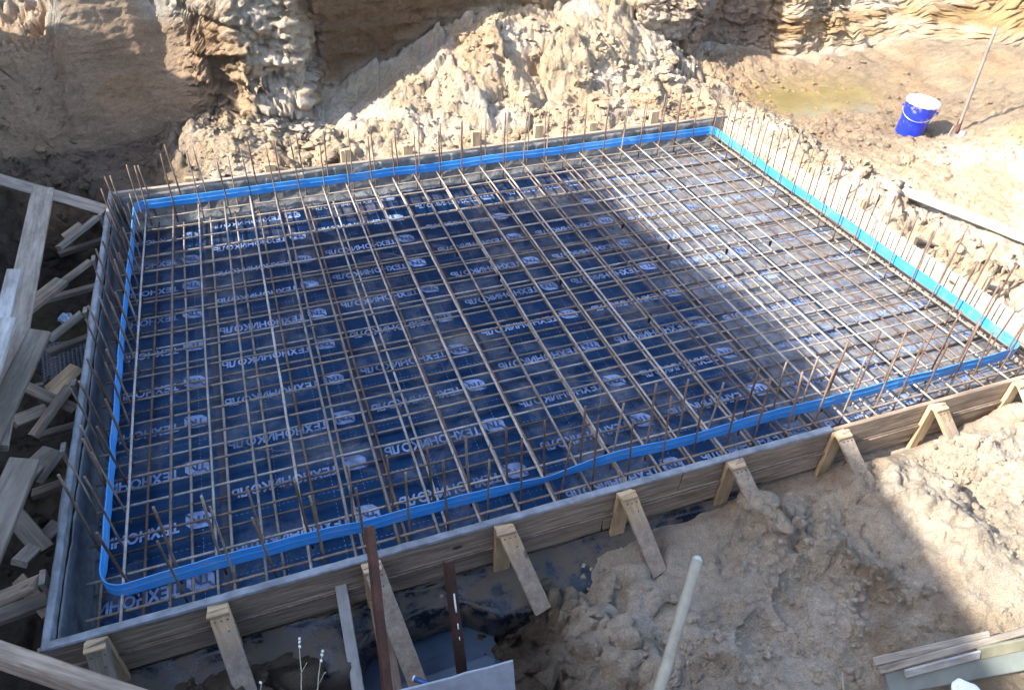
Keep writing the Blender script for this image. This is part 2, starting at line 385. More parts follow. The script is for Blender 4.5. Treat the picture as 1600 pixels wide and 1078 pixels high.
def terrain(x, y, detail=True):
    cl = x > -100
    h = rbf(np.clip(x, -3, 11), np.clip(y, -2.2, 6))
    yc = cliff_line(x)
    hc = np.interp(x, HC[:, 0], HC[:, 1])
    wd = cliff_width(x)
    s = y-yc
    t = np.clip(s/wd, 0, 1)
    cliff = hc*(t**.8*(1-.25*t)+.25*t**3)
    cliff += .06*np.clip(s-wd, 0, 3) * (s > wd)
    # left bank, unseen peak added to shade far bank, south rim under the photographer
    left = 1.55*sm(-x, 1.55, 2.1) + 1.15*np.exp(-(((x+2.5)/.75)**2+((y-4.5)/.38)**2))
    south = 1.15*sm(-y, 1.95, 2.5)
    rise = np.maximum(np.maximum(cliff, left), south)
    h = h + rise
    if detail:
        inslab = sm(-np.maximum(np.maximum(-.22-x, x-5.42), np.maximum(-.42-y, y-3.62)), -.10, .02)
        rough = sm(y, 3.55, 3.9)*(1-sm(x, 5.4, 6.6))*(1-.55*sm(-x, -.5, .2))*(1-sm(s, -.05, .12))
        n1 = ridged(x*1.9, y*1.9, 0, 3, 4)-.35
        n2 = fbm(x*5, y*5, 0, 9, 4); n3 = ridged(x*8.5, y*8.5, 0, 21, 3)-.3
        n4 = fbm(x*22, y*22, 0, 33, 3)
        front = sm(-y, .45, .7)*sm(x, 1.5, 2.2); frl = sm(-y, .45, .6)*(1-sm(x, 1.5, 2.2)); lft = sm(-x, .25, .5)
        f1, e1 = facets(x, y, .42, 501, 1.3); f2, e2 = facets(x, y, .15, 511, 1.4); f3, e3 = facets(x, y, .06, 521, 1.5); f4, e4 = facets(x, y, .028, 531, 1.5)
        lumps = .5+.5*fbm(x*1.3, y*1.3, 0, 541, 3)*2
        lumps = np.clip(lumps, .12, 1.2)
        big = np.exp(-(((x-4.4)/1.5)**2+((y-4.6)/.6)**2))
        h = h + rough*(.04*n1+.05*n2+f1*(.05+.15*big)+f2*.055*lumps+f3*.028*lumps+f4*.010-.05*(1-sm(e1, 0, .12))*big-.02*(1-sm(e2, 0, .15))*lumps+.008*n4)
        h = h + front*(.06*n1+.055*n2+.026*n3*lumps+f2*.042*lumps+f3*.036*lumps+f4*.022*lumps+.010*n4-.014*(1-sm(e3, 0, .2))*lumps) + frl*(.04*n2+.03*n3+.05*f2+.03*f3+.012*f4+.006*n4) + lft*(.05*n1+.05*n2+.03*n3+.03*f2+.015*f3+.01*n4)
        rgt = sm(x, 5.45, 5.8)*(1-front)
        pud = np.exp(-(((x-6.9)/1.25)**2+((y-4.12)/.52)**2)**2)
        h = h + rgt*((1-.75*pud)*(.028*n1+.040*n2*(1+sm(y,4.3,4.9))+.014*n3+f2*.018*lumps+f3*.014*lumps+f4*.006+.004*n4)-.035*pud)
        strip = rgt*(1-sm(x, 5.75, 6.1))*(1-sm(y, 3.6, 4.0)); h = h+strip*(.05+.05*n1+.05*n3+.06*f2+.03*f3)
        # chunky shelves in the banks
        wall = np.clip(rise/.4, 0, 1)
        blk = wall*(sm(x, .45, .7)*(1-sm(x, 1.55, 1.8))+.6*sm(x, 4.9, 5.2)*(1-sm(x, 5.8, 6.1))+.5*sm(h, .85, 1.0)*(x < 1)*(s < 3)+.4*sm(x, 7.2, 7.8))
        h = h + wall*(.05*n1*sm(-s, -3, 0)+.03*n2)
        flat = 1-sm(t, .02, .12)*(1-sm(t, .90, .99))
        h = h + blk*flat*(.10*f1+.07*f2+.035*f3+.014*f4)
        h = h + sm(wall, .2, 1)*flat*(.03*f2+.02*f3+.008*f4)
        for bx_, hh_ in ((1.66, .16), (2.9, .15), (3.5, .16), (4.15, .12), (4.75, .12)):
            u = np.clip(((x-bx_-.1)*.45+(-.50-y)*.9)/.62, 0, 1); qx = bx_+.1+u*.28; qy = -.50-u*.56
            dd = np.hypot(x-qx, y-qy); h = h + hh_*(1-.35*u)*np.exp(-(dd/.10)**2)*sm(-y, .40, .48)*(.8+.4*n2+.25*f2+.15*f3)
        for fx, fy, fa in foots:
            c, sn = math.cos(fa), math.sin(fa); u = (x-fx)*c+(y-fy)*sn; v = -(x-fx)*sn+(y-fy)*c
            q = (u/.13)**2+(v/.055)**2
            h = h - .045*np.exp(-q**2) + .018*np.exp(-((np.sqrt(q)-1.35)/.28)**2)
        h = h*(1-inslab) + (-.205)*inslab
    return h
Z = terrain(GX, GY)
S = GY - cliff_line(GX)
# true 3-D displacement of the steep faces
dYj = np.gradient(GY, axis=0); gyz = np.gradient(Z, axis=0)/np.maximum(dYj, 1e-4)
gxz = np.gradient(Z, gx, axis=1)-gyz*np.gradient(GY, gx, axis=1)
gyz = np.clip(gyz, -12, 12); gxz = np.clip(gxz, -12, 12); steep = np.clip((np.hypot(gxz, gyz)-.6)/1.2, 0, 1)
nx = -gxz/np.sqrt(1+gxz**2+gyz**2); ny = -gyz/np.sqrt(1+gxz**2+gyz**2)
xz1, xe1 = facets(GX, Z*1.3, .34, 601, 1.2); xz2, xe2 = facets(GX, Z*1.5, .11, 611, 1.3); xz3, xe3 = facets(GX+.3*GY, Z*1.4, .045, 621, 1.4)
dsp = steep*((.045+.03*sm(GX, .4, .8))*fbm(GX*1.2, GY*.6, Z*3.4, 61, 4)+(.010+.022*sm(GX, .4, .8))*ridged(GX*1.6, GY*1.6, Z*9, 71, 3)+.008*fbm(GX*12, GY*12, Z*22, 75, 3)
   +(.09*xz1+.055*xz2+.022*xz3-.03*(1-sm(xe1, 0, .12)))*(sm(GX, .35, .7)*(1-sm(GX, 1.6, 1.8))+.6*sm(GX, 4.8, 5.2)+.03+.10*sm(GX, 1.6, 1.8))+.003*xz3)
dsp += .07*steep*sm(GX, 5, 5.5)*sm(Z, .4, .75)
PX_ = GX+nx*dsp; PY_ = GY+ny*dsp
# soil colours, with shade painted into the middle recess
def lerp(a, b, t): return a*(1-t[..., None])+np.array(b)*t[..., None]
cl = np.zeros(Z.shape+(3,))+np.array((.60, .48, .34))
nA = fbm(GX*.9, GY*.9, 0, 101, 4); nB = fbm(GX*2.5, GY*2.5, Z*3, 111, 4); nS = fbm(GX*.5, GY*.5, Z*6, 121, 4)
cl = lerp(cl, (.74, .65, .54), sm(nB, -.25, .35)*.85)                                          # pale dry sand
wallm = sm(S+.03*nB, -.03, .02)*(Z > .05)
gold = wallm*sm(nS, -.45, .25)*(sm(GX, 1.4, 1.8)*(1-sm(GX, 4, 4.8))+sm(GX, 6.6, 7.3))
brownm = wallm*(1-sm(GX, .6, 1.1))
cl = lerp(cl, (.40, .285, .195), brownm*.9); cl = lerp(cl, (.40, .25, .115), gold*.9*sm(GX, 4.5, 6)); cl = lerp(cl, (.20, .118, .062), wallm*sm(GX, 1.4, 1.8)*(1-sm(GX, 4, 4.9))*.95)  # last tone paints the recess darker, as deep shade
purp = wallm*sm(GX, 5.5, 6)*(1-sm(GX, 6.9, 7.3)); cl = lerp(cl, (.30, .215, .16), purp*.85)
crust = sm(Z, .95, 1.15)*sm(S, .0, .3)*np.maximum(1-sm(GX, 1.3, 1.7), sm(GX, 7, 8))*(1-.85*sm(GX, -.45, -.3)*(1-sm(GX, .15, .3))); cl = lerp(cl, (.58, .53, .45), crust)
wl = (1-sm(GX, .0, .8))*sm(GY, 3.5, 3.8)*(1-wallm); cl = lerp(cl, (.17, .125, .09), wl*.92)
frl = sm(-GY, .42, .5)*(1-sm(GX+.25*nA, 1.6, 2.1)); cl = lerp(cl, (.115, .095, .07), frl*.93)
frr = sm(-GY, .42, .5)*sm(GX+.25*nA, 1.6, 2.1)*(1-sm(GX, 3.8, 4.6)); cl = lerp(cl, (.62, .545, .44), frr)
cl = lerp(cl, (.40, .31, .22), frr*sm(nB, .0, .45)*.75)
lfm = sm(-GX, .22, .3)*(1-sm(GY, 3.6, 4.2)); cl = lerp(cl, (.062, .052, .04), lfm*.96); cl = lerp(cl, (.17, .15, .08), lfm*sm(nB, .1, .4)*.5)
mud = sm(GX, 5.6, 6.3)*(1-sm(S, -.3, 0))*sm(GY, 1.9, 3.0); cl = lerp(cl, (.31, .225, .15), mud*.85)
cl = lerp(cl, (.36, .265, .13), mud*sm(nB, .15, .5)*.3)
rsl = sm(GX, 7.5, 8.6)*(1-wallm); cl = lerp(cl, (.37, .30, .21), rsl*.85)
cl = lerp(cl, (.44, .335, .17), sm(GX, 6.8, 7.6)*sm(nS, .1, .4)*.5)
pud = np.exp(-(((GX-6.9)/1.25)**2+((GY-4.1)/.65)**2)); wet = sm(pud, .35, .75)
cl = lerp(cl, (.33, .25, .12), wet*.6)
wet = np.clip(wet+frl*.35, 0, 1)
lum = cl.mean(-1, keepdims=True); cl = lum+(cl-lum)*1.10
or_ = sm(fbm(GX*1.3, GY*1.3, Z*2, 151, 4), .05, .45)*(GY > 3.5); cl = lerp(cl, (.50, .31, .165), or_*.45)
cl = np.clip(cl*(1+.16*nA[..., None]), .02, .9)
ny_, nx_ = Z.shape
idx = np.arange(nx_*ny_).reshape(ny_, nx_)
F = np.stack([idx[:-1, :-1], idx[:-1, 1:], idx[1:, 1:], idx[1:, :-1]], -1).reshape(-1, 4)
me = mesh_np('terrain', np.stack([PX_, PY_, Z], -1).reshape(-1, 3), F)
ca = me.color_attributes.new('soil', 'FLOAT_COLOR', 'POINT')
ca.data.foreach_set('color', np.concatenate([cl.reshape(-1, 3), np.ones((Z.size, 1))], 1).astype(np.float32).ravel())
wa = me.attributes.new('wet', 'FLOAT', 'POINT'); wa.data.foreach_set('value', wet.astype(np.float32).ravel())
tag(link('terrain', me, mat=M_SOIL), kind='structure')

def ground_z(x, y):
    i = int(np.clip(np.searchsorted(gx, x), 1, nx_-1)); j = int(np.clip(np.searchsorted(GY[:, i], y), 1, ny_-1))
    return float(Z[j, i])
def soil_at(x, y):
    i = int(np.clip(np.searchsorted(gx, x), 1, nx_-1)); j = int(np.clip(np.searchsorted(GY[:, i], y), 1, ny_-1))
    return cl[j, i]

# loose clods: nobody could count them
def clods():
    t = (1+5**.5)/2
    ico = np.array([(-1,t,0),(1,t,0),(-1,-t,0),(1,-t,0),(0,-1,t),(0,1,t),(0,-1,-t),(0,1,-t),(t,0,-1),(t,0,1),(-t,0,-1),(-t,0,1)], float)/1.9
    fc = np.array([(0,11,5),(0,5,1),(0,1,7),(0,7,10),(0,10,11),(1,5,9),(5,11,4),(11,10,2),(10,7,6),(7,1,8),(3,9,4),(3,4,2),(3,2,6),(3,6,8),(3,8,9),(4,9,5),(2,4,11),(6,2,10),(8,6,7),(9,8,1)])
    # one subdivision
    vs = [tuple(v) for v in ico]; key = {}
    def midp(a, b):
        k = (min(a, b), max(a, b))
        if k not in key:
            mm = (np.array(vs[a])+np.array(vs[b]))/2; mm = mm/np.linalg.norm(mm); vs.append(tuple(mm)); key[k] = len(vs)-1
        return key[k]
    f2 = []
    for a, b, c in fc:
        x, y, z = midp(a, b), midp(b, c), midp(c, a); f2 += [(a, x, z), (b, y, x), (c, z, y), (x, y, z)]
    base = np.array(vs); base /= np.linalg.norm(base, axis=1)[:, None]; f2 = np.array(f2)
    V = []; FF = []; Cc = []; k = 0
    zones = [((-.2, 5.6), (3.72, 4.6), 2600, .004, .026), ((1.5, 4.6), (-1.5, -.48), 5200, .0025, .017), ((3.0, 5.4), (3.8, 4.9), 900, .006, .06),
             ((5.6, 8.6), (.5, 4.8), 900, .006, .035), ((-1.2, -.28), (-1, 4.6), 600, .008, .05), ((-.2, 1.6), (-1.4, -.5), 1500, .003, .03),
             ((5.5, 6.0), (0, 3.7), 420, .006, .035), ((.7, 1.6), (3.8, 4.4), 300, .006, .035), ((1.9, 2.5), (-1.3, -.8), 300, .006, .03), ((-.2, .6), (3.75, 4.6), 200, .01, .04)]
    for (x0, x1), (y0, y1), cnt, r0, r1 in zones:
        xs = rng.uniform(x0, x1, cnt); ys = rng.uniform(y0, y1, cnt)
        w = fbm(xs*1.6, ys*1.6, 0, 77, 2)
        for x, y, q in zip(xs, ys, w):
            if q < rng.uniform(-.5, .25): continue
            if -.24 < x < 5.45 and -.45 < y < 3.68: continue
            r = r0+(r1-r0)*rng.random()**3.2
            p = base*(1+.55*np.stack([vn(base[:, 0]*1.7+x*9, base[:, 1]*1.7+y*9, base[:, 2]*1.7, 5)]*3, -1))
            a = rng.random()*6.28; c, s = math.cos(a), math.sin(a)
            p = p*np.array((rng.uniform(.8, 1.4), rng.uniform(.7, 1.1), rng.uniform(.55, .9)))*r
            p = np.stack([p[:, 0]*c-p[:, 1]*s, p[:, 0]*s+p[:, 1]*c, p[:, 2]], -1)
            V.append(p+np.array((x, y, ground_z(x, y)+r*.15))); FF.append(f2+k); k += len(p)
            Cc.append(np.tile(np.clip(soil_at(x, y)*rng.uniform(.88, 1.15), 0, .9), (len(p), 1)))
    V = np.concatenate(V); FF = np.concatenate(FF); Cc = np.concatenate(Cc)
    me = mesh_np('sand_clods', V, FF, False)
    ca = me.color_attributes.new('soil', 'FLOAT_COLOR', 'POINT')
    ca.data.foreach_set('color', np.concatenate([Cc, np.ones((len(Cc), 1))], 1).astype(np.float32).ravel())
    tag(link('sand_clods', me, mat=M_SOIL), 'loose sandy clods and crumbs scattered over the excavated ground', 'soil clods', kind='stuff')
clods()

def blob(name, cx, cy, rx, ry, z, mat, seed, rot=0):
    n = 72; v = [(cx, cy, z)]
    for i in range(n):
        a = i/n*2*math.pi; k = 1+.28*float(fbm(np.array(math.cos(a)*1.6), np.array(math.sin(a)*1.6), seed, seed, 3))*1.6
        x, y = math.cos(a)*rx*k, math.sin(a)*ry*k
        v.append((cx+x*math.cos(rot)-y*math.sin(rot), cy+x*math.sin(rot)+y*math.cos(rot), z))
    f = [(0, i+1, (i+1) % n+1) for i in range(n)]
    return tag(link(name, mesh_np(name, v, f), mat=mat), kind='structure')
blob('puddle', 6.9, 4.12, 1.7, .8, .030, M_PUDDLE, 3, -.1)
blob('pit_water', 1.18, -.60, .34, .26, -.44, M_PITWATER, 5, 0)

# ------------------------------------------------------------------ planks
def box_mesh(name, L, Wd, T, bev=.004, warp=0.0, seg=10, seed=0, ends=0.0):
    """a board lying along local x from 0 to L, slightly crooked"""
    bm = bmesh.new(); rr = random.Random(seed)
    rings = []
    for i in range(seg+1):
        x = L*i/seg; wz = warp*math.sin(math.pi*i/seg)
        jw = 1+rr.uniform(-.02, .02)
        e = (rr.uniform(-ends, ends) if i in (0, seg) else 0)
        a, b = Wd/2*jw, T/2
        pr = [(-a+bev, -b), (a-bev, -b), (a, -b+bev), (a, b-bev), (a-bev, b), (-a+bev, b), (-a, b-bev), (-a, -b+bev)]
        rings.append([bm.verts.new((x+e*(p[0]/a), p[0], p[1]+wz)) for p in pr])
    for r0, r1 in zip(rings, rings[1:]):
        for k in range(8): bm.faces.new((r0[k], r0[(k+1) % 8], r1[(k+1) % 8], r1[k]))
    bm.faces.new(rings[0][::-1]); bm.faces.new(rings[-1])
    bmesh.ops.recalc_face_normals(bm, faces=bm.faces)
    return from_bm(name, bm)
def frame(p0, p1, up=(0, 0, 1), roll=0.0):
    """matrix with local x from p0 to p1, local z near up"""
    p0 = Vector(p0); x = (Vector(p1)-p0).normalized(); z = Vector(up); z = (z-x*z.dot(x)).normalized(); y = z.cross(x)
    M = Matrix((x, y, z)).transposed().to_4x4(); M.translation = p0
    return M @ Matrix.Rotation(roll, 4, 'X')
SEED = [0]
def plank(name, p0, p1, Wd, T, mat, parent=None, up=(0, 0, 1), roll=0, warp=0.0, ends=.006, label=None, cat=None, group=None):
    SEED[0] += 1
    L = (Vector(p1)-Vector(p0)).length
    me = box_mesh(name, L, Wd, T, warp=warp, seed=SEED[0], ends=ends)
    o = link(name, me, parent, mat, frame(p0, p1, up, roll))
    if label: tag(o, label, cat, group)
    return o
def cyl_mesh(name, L, r, seg=8, n=8, bend=0.0, seed=0, r1=None, closed=True):
    rr = random.Random(seed); bm = bmesh.new(); rings = []
    r1 = r if r1 is None else r1
    oy = [0]; oz = [0]
    for i in range(n): oy.append(oy[-1]+rr.uniform(-bend, bend)); oz.append(oz[-1]+rr.uniform(-bend, bend))
    for i in range(n+1):
        t = i/n; q = r+(r1-r)*t
        cy = oy[i]-oy[-1]*t; cz = oz[i]-oz[-1]*t
        rings.append([bm.verts.new((L*t, cy+q*math.cos(6.2832*k/seg), cz+q*math.sin(6.2832*k/seg))) for k in range(seg)])
    for a, b in zip(rings, rings[1:]):
        for k in range(seg):
            f = bm.faces.new((a[k], a[(k+1) % seg], b[(k+1) % seg], b[k])); f.smooth = True
    bm.faces.new(rings[0][::-1]); bm.faces.new(rings[-1])
    bmesh.ops.recalc_face_normals(bm, faces=bm.faces)
    return from_bm(name, bm)

# ------------------------------------------------------------------ formwork
X0, X1, Y0, Y1 = -.215, 5.42, -.365, 3.60       # inner faces
TOP = .14
def film_strip(name, pts_fn, n, m, mat, parent):
    v = []
    for i in range(n+1):
        for j in range(m+1): v.append(pts_fn(i/n, j/m))
    f = [(i*(m+1)+j, (i+1)*(m+1)+j, (i+1)*(m+1)+j+1, i*(m+1)+j+1) for i in range(n) for j in range(m)]
    me = mesh_np(name, v, f); o = link(name, me, parent, mat)
    md = o.modifiers.new('thick', 'SOLIDIFY'); md.thickness = .0015
    return o
# front boards (two planks high)
fw = empty('formwork_board', (2.6, Y0, -.2), 'long weathered front formwork board with a grey film lip, braced by stakes buried in sand', 'formwork', 'formwork boards round the slab')
plank('plank', (X0-.045, Y0-.013, .063), (2.62, Y0-.013, .063), .142, .024, M_BOARD, fw, up=(0, -1, 0))
plank('plank', (2.625, Y0-.013, .063), (5.9, Y0-.013, .060), .142, .024, M_BOARD, fw, up=(0, -1, 0))
plank('plank', (X0-.045, Y0-.015, -.081), (2.2, Y0-.015, -.081), .140, .027, M_BOARD, fw, up=(0, -1, 0))
plank('plank', (2.205, Y0-.015, -.081), (5.9, Y0-.015, -.084), .140, .027, M_BOARD, fw, up=(0, -1, 0))
def front_film(u, v):
    x = X0+u*3.75
    w = float(vn(np.array(x*6), np.array(1.), 0, 4)); ww = float(vn(np.array(x*23), np.array(1.), 0, 6))
    prof = [(Y0+.012, -.18), (Y0+.010, -.05), (Y0+.008, .08), (Y0+.006, TOP+.002), (Y0-.002, TOP+.004), (Y0-.012, TOP+.005), (Y0-.026, TOP+.004), (Y0-.030, TOP-.004+.004*w)]
    k = v*7; i = min(int(k), 6); t = k-i
    y = prof[i][0]*(1-t)+prof[i+1][0]*t; z = prof[i][1]*(1-t)+prof[i+1][1]*t
    return (x, y+.0012*w+.0006*ww, z+.0008*ww)
ff = film_strip('film_cover', front_film, 300, 14, M_FILM, fw); ff.data.polygons.foreach_set('use_smooth', [False]*len(ff.data.polygons))
# left board
lw = empty('formwork_board', (X0, 1.6, -.2), 'left formwork board wrapped in pale bluish plastic film that bulges over the outer side', 'formwork', 'formwork boards round the slab')
plank('plank', (X0-.014, Y0+.002, .03), (X0-.014, Y1+.06, .03), .22, .024, M_GREYWOOD, lw, up=(-1, 0, 0))
plank('plank', (X0-.014, Y0+.002, -.152), (X0-.014, Y1+.02, -.152), .135, .022, M_DARKWOOD, lw, up=(-1, 0, 0))
def left_film(u, v):
    y = Y0-.03+u*(Y1-Y0+.07)
    w = float(fbm(np.array(y*2.6), np.array(0.3), 0, 14, 3)); ww = float(vn(np.array(y*17), np.array(v*3), 0, 16))
    drip = max(0, w)**1.0*.10
    prof = [(X0+.004, TOP-.05), (X0+.004, TOP-.03), (X0+.004, TOP-.015), (X0+.004, TOP+.002), (X0-.010, TOP+.006), (X0-.024, TOP+.006), (X0-.029-.2*drip, TOP-.002), (X0-.032-.35*drip, TOP-.014-.5*drip)]
    k = v*7; i = min(int(k), 6); t = k-i
    x = prof[i][0]*(1-t)+prof[i+1][0]*t; z = prof[i][1]*(1-t)+prof[i+1][1]*t
    return (x+.004*ww*(1-abs(v-.5)), y, z+.003*ww)
film_strip('film_cover', left_film, 260, 14, M_FILM, lw)
def left_liner(u, v):
    y = Y0+.02+u*(Y1-Y0-.05); ww = float(fbm(np.array(y*5), np.array(v*2.5), 0, 84, 3))
    return (X0+.010+.018*abs(ww)+.05*(1-v)**3, y, -.185+v*(.185+TOP-.045))
film_strip('film_liner', left_liner, 260, 10, plain('dark_side_liner', (.09, .10, .11), .3, spec=.7, var=.45, scale=9, bs=.9, bd=.02), lw)
# far board
bw = empty('formwork_board', (2.6, Y1, -.2), 'far formwork board with crinkled dark film on its inner face, sand heaped behind it', 'formwork', 'formwork boards round the slab')
plank('plank', (X0, Y1+.02, .065), (2.9, Y1+.02, .065), .145, .036, M_GREYWOOD, bw, up=(0, 1, 0))
plank('plank', (2.903, Y1+.02, .065), (X1+.04, Y1+.02, .065), .145, .036, M_GREYWOOD, bw, up=(0, 1, 0))
plank('plank', (X0, Y1+.018, -.09), (X1+.04, Y1+.018, -.09), .16, .032, M_DARKWOOD, bw, up=(0, 1, 0))
def far_film(u, v):
    x = X0+.05+u*(X1-X0-.08)
    ww = float(fbm(np.array(x*7), np.array(v*2.5), 0, 24, 3)); w = float(vn(np.array(x*2), np.array(1.), 0, 25))
    z = -.185+v*(.185+TOP-.03+.02*w)
    return (x, Y1-.012-.022*abs(ww)-.06*(1-v)**3, z)
film_strip('film_cover', far_film, 420, 12, plain('dark_liner', (.20, .19, .17), .3, spec=.7, var=.45, scale=9, bs=.9, bd=.02), bw)
# right board
rw = empty('formwork_board', (X1, 1.6, -.2), 'right formwork board with bare pale inner face in full sun', 'formwork', 'formwork boards round the slab')
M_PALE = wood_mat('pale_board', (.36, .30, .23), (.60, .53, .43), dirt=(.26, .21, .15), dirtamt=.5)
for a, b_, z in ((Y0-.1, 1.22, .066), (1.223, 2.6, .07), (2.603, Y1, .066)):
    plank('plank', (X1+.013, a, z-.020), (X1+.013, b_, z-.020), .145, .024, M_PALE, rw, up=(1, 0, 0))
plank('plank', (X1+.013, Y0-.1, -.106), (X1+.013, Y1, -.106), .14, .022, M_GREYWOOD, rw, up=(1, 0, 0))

# ------------------------------------------------------------------ membrane sheets with print
ZF = -.176
def memz(x, y):
    x = np.asarray(x, float); y = np.asarray(y, float)
    return ZF+.007*fbm(x*2.2, y*3.2, 0, 201, 3)+.003*fbm(x*9, y*9, 0, 203, 2)+.006*ridged(x*1.1+y*.3, y*4.0, 0, 207, 2)*sm(fbm(x, y, 0, 209, 2), -.1, .4)
def stroke(a, b, w):
    a = Vector((*a, 0)); b = Vector((*b, 0)); d = (b-a).normalized(); n_ = Vector((-d.y, d.x, 0))*w/2
    return [(a-n_)[:2], (b-n_)[:2], (b+n_)[:2], (a+n_)[:2]]
def ring(cx, cy, rx, ry, w, n=14, a0=0, a1=2*math.pi):
    q = []
    for i in range(n):
        t0 = a0+(a1-a0)*i/n; t1 = a0+(a1-a0)*(i+1)/n
        q.append([(cx+rx*math.cos(t0), cy+ry*math.sin(t0)), (cx+rx*math.cos(t1), cy+ry*math.sin(t1)),
                  (cx+(rx-w)*math.cos(t1), cy+(ry-w)*math.sin(t1)), (cx+(rx-w)*math.cos(t0), cy+(ry-w)*math.sin(t0))])
    return q
w_ = .20
G = {   # letter: (advance, quads) in units of cap height 1
 'Т': (.82, [stroke((.0, .9), (.74, .9), w_), stroke((.37, .8), (.37, 0), w_)]),
 'Е': (.76, [stroke((.1, 0), (.1, 1), w_), stroke((.2, .9), (.66, .9), w_), stroke((.2, .5), (.6, .5), w_), stroke((.2, .1), (.66, .1), w_)]),
 'Х': (.88, [stroke((.06, 0), (.76, 1), w_*1.1), stroke((.06, 1), (.34, .60), w_*1.1), stroke((.48, .40), (.76, 0), w_*1.1)]),
 'Н': (.92, [stroke((.1, 0), (.1, 1), w_), stroke((.2, .5), (.64, .5), w_), stroke((.74, 0), (.74, 1), w_)]),
 'О': (1.1, ring(.49, .5, .49, .51, w_)),
 'И': (.94, [stroke((.1, 0), (.1, 1), w_), stroke((.2, .12), (.66, .88), w_), stroke((.76, 0), (.76, 1), w_)]),
 'К': (.86, [stroke((.1, 0), (.1, 1), w_), stroke((.2, .46), (.70, 1), w_*1.05), stroke((.34, .56), (.76, 0), w_*1.05)]),
 'Л': (.90, [stroke((.72, 0), (.72, 1), w_), stroke((.24, .9), (.62, .9), w_), stroke((.29, .8), (.20, .12), w_*.95), stroke((.02, .08), (.2, .08), w_*.8)]),
 'Ь': (.80, [stroke((.1, 0), (.1, 1), w_), stroke((.2, .1), (.46, .1), w_), stroke((.2, .55), (.46, .55), w_)]+ring(.46, .325, .25, .325, w_, 7, -math.pi/2, math.pi/2)),
 'T': (.82, [stroke((.0, .9), (.74, .9), .2), stroke((.37, .8), (.37, 0), .2)]),
 'N': (.9, [stroke((.08, 0), (.08, 1), .2), stroke((.18, .88), (.64, .12), .2), stroke((.74, 0), (.74, 1), .2)]),
}
WORD = 'ТЕХНОНИКОЛЬ'
def line_quads(word, h, wid):
    tot = sum(G[c][0] for c in word); sx = wid/tot; x = 0; out = []
    for c in word:
        for q in G[c][1]: out.append([((x+p[0])*sx, p[1]*h) for p in q])
        x += G[c][0]
    return out
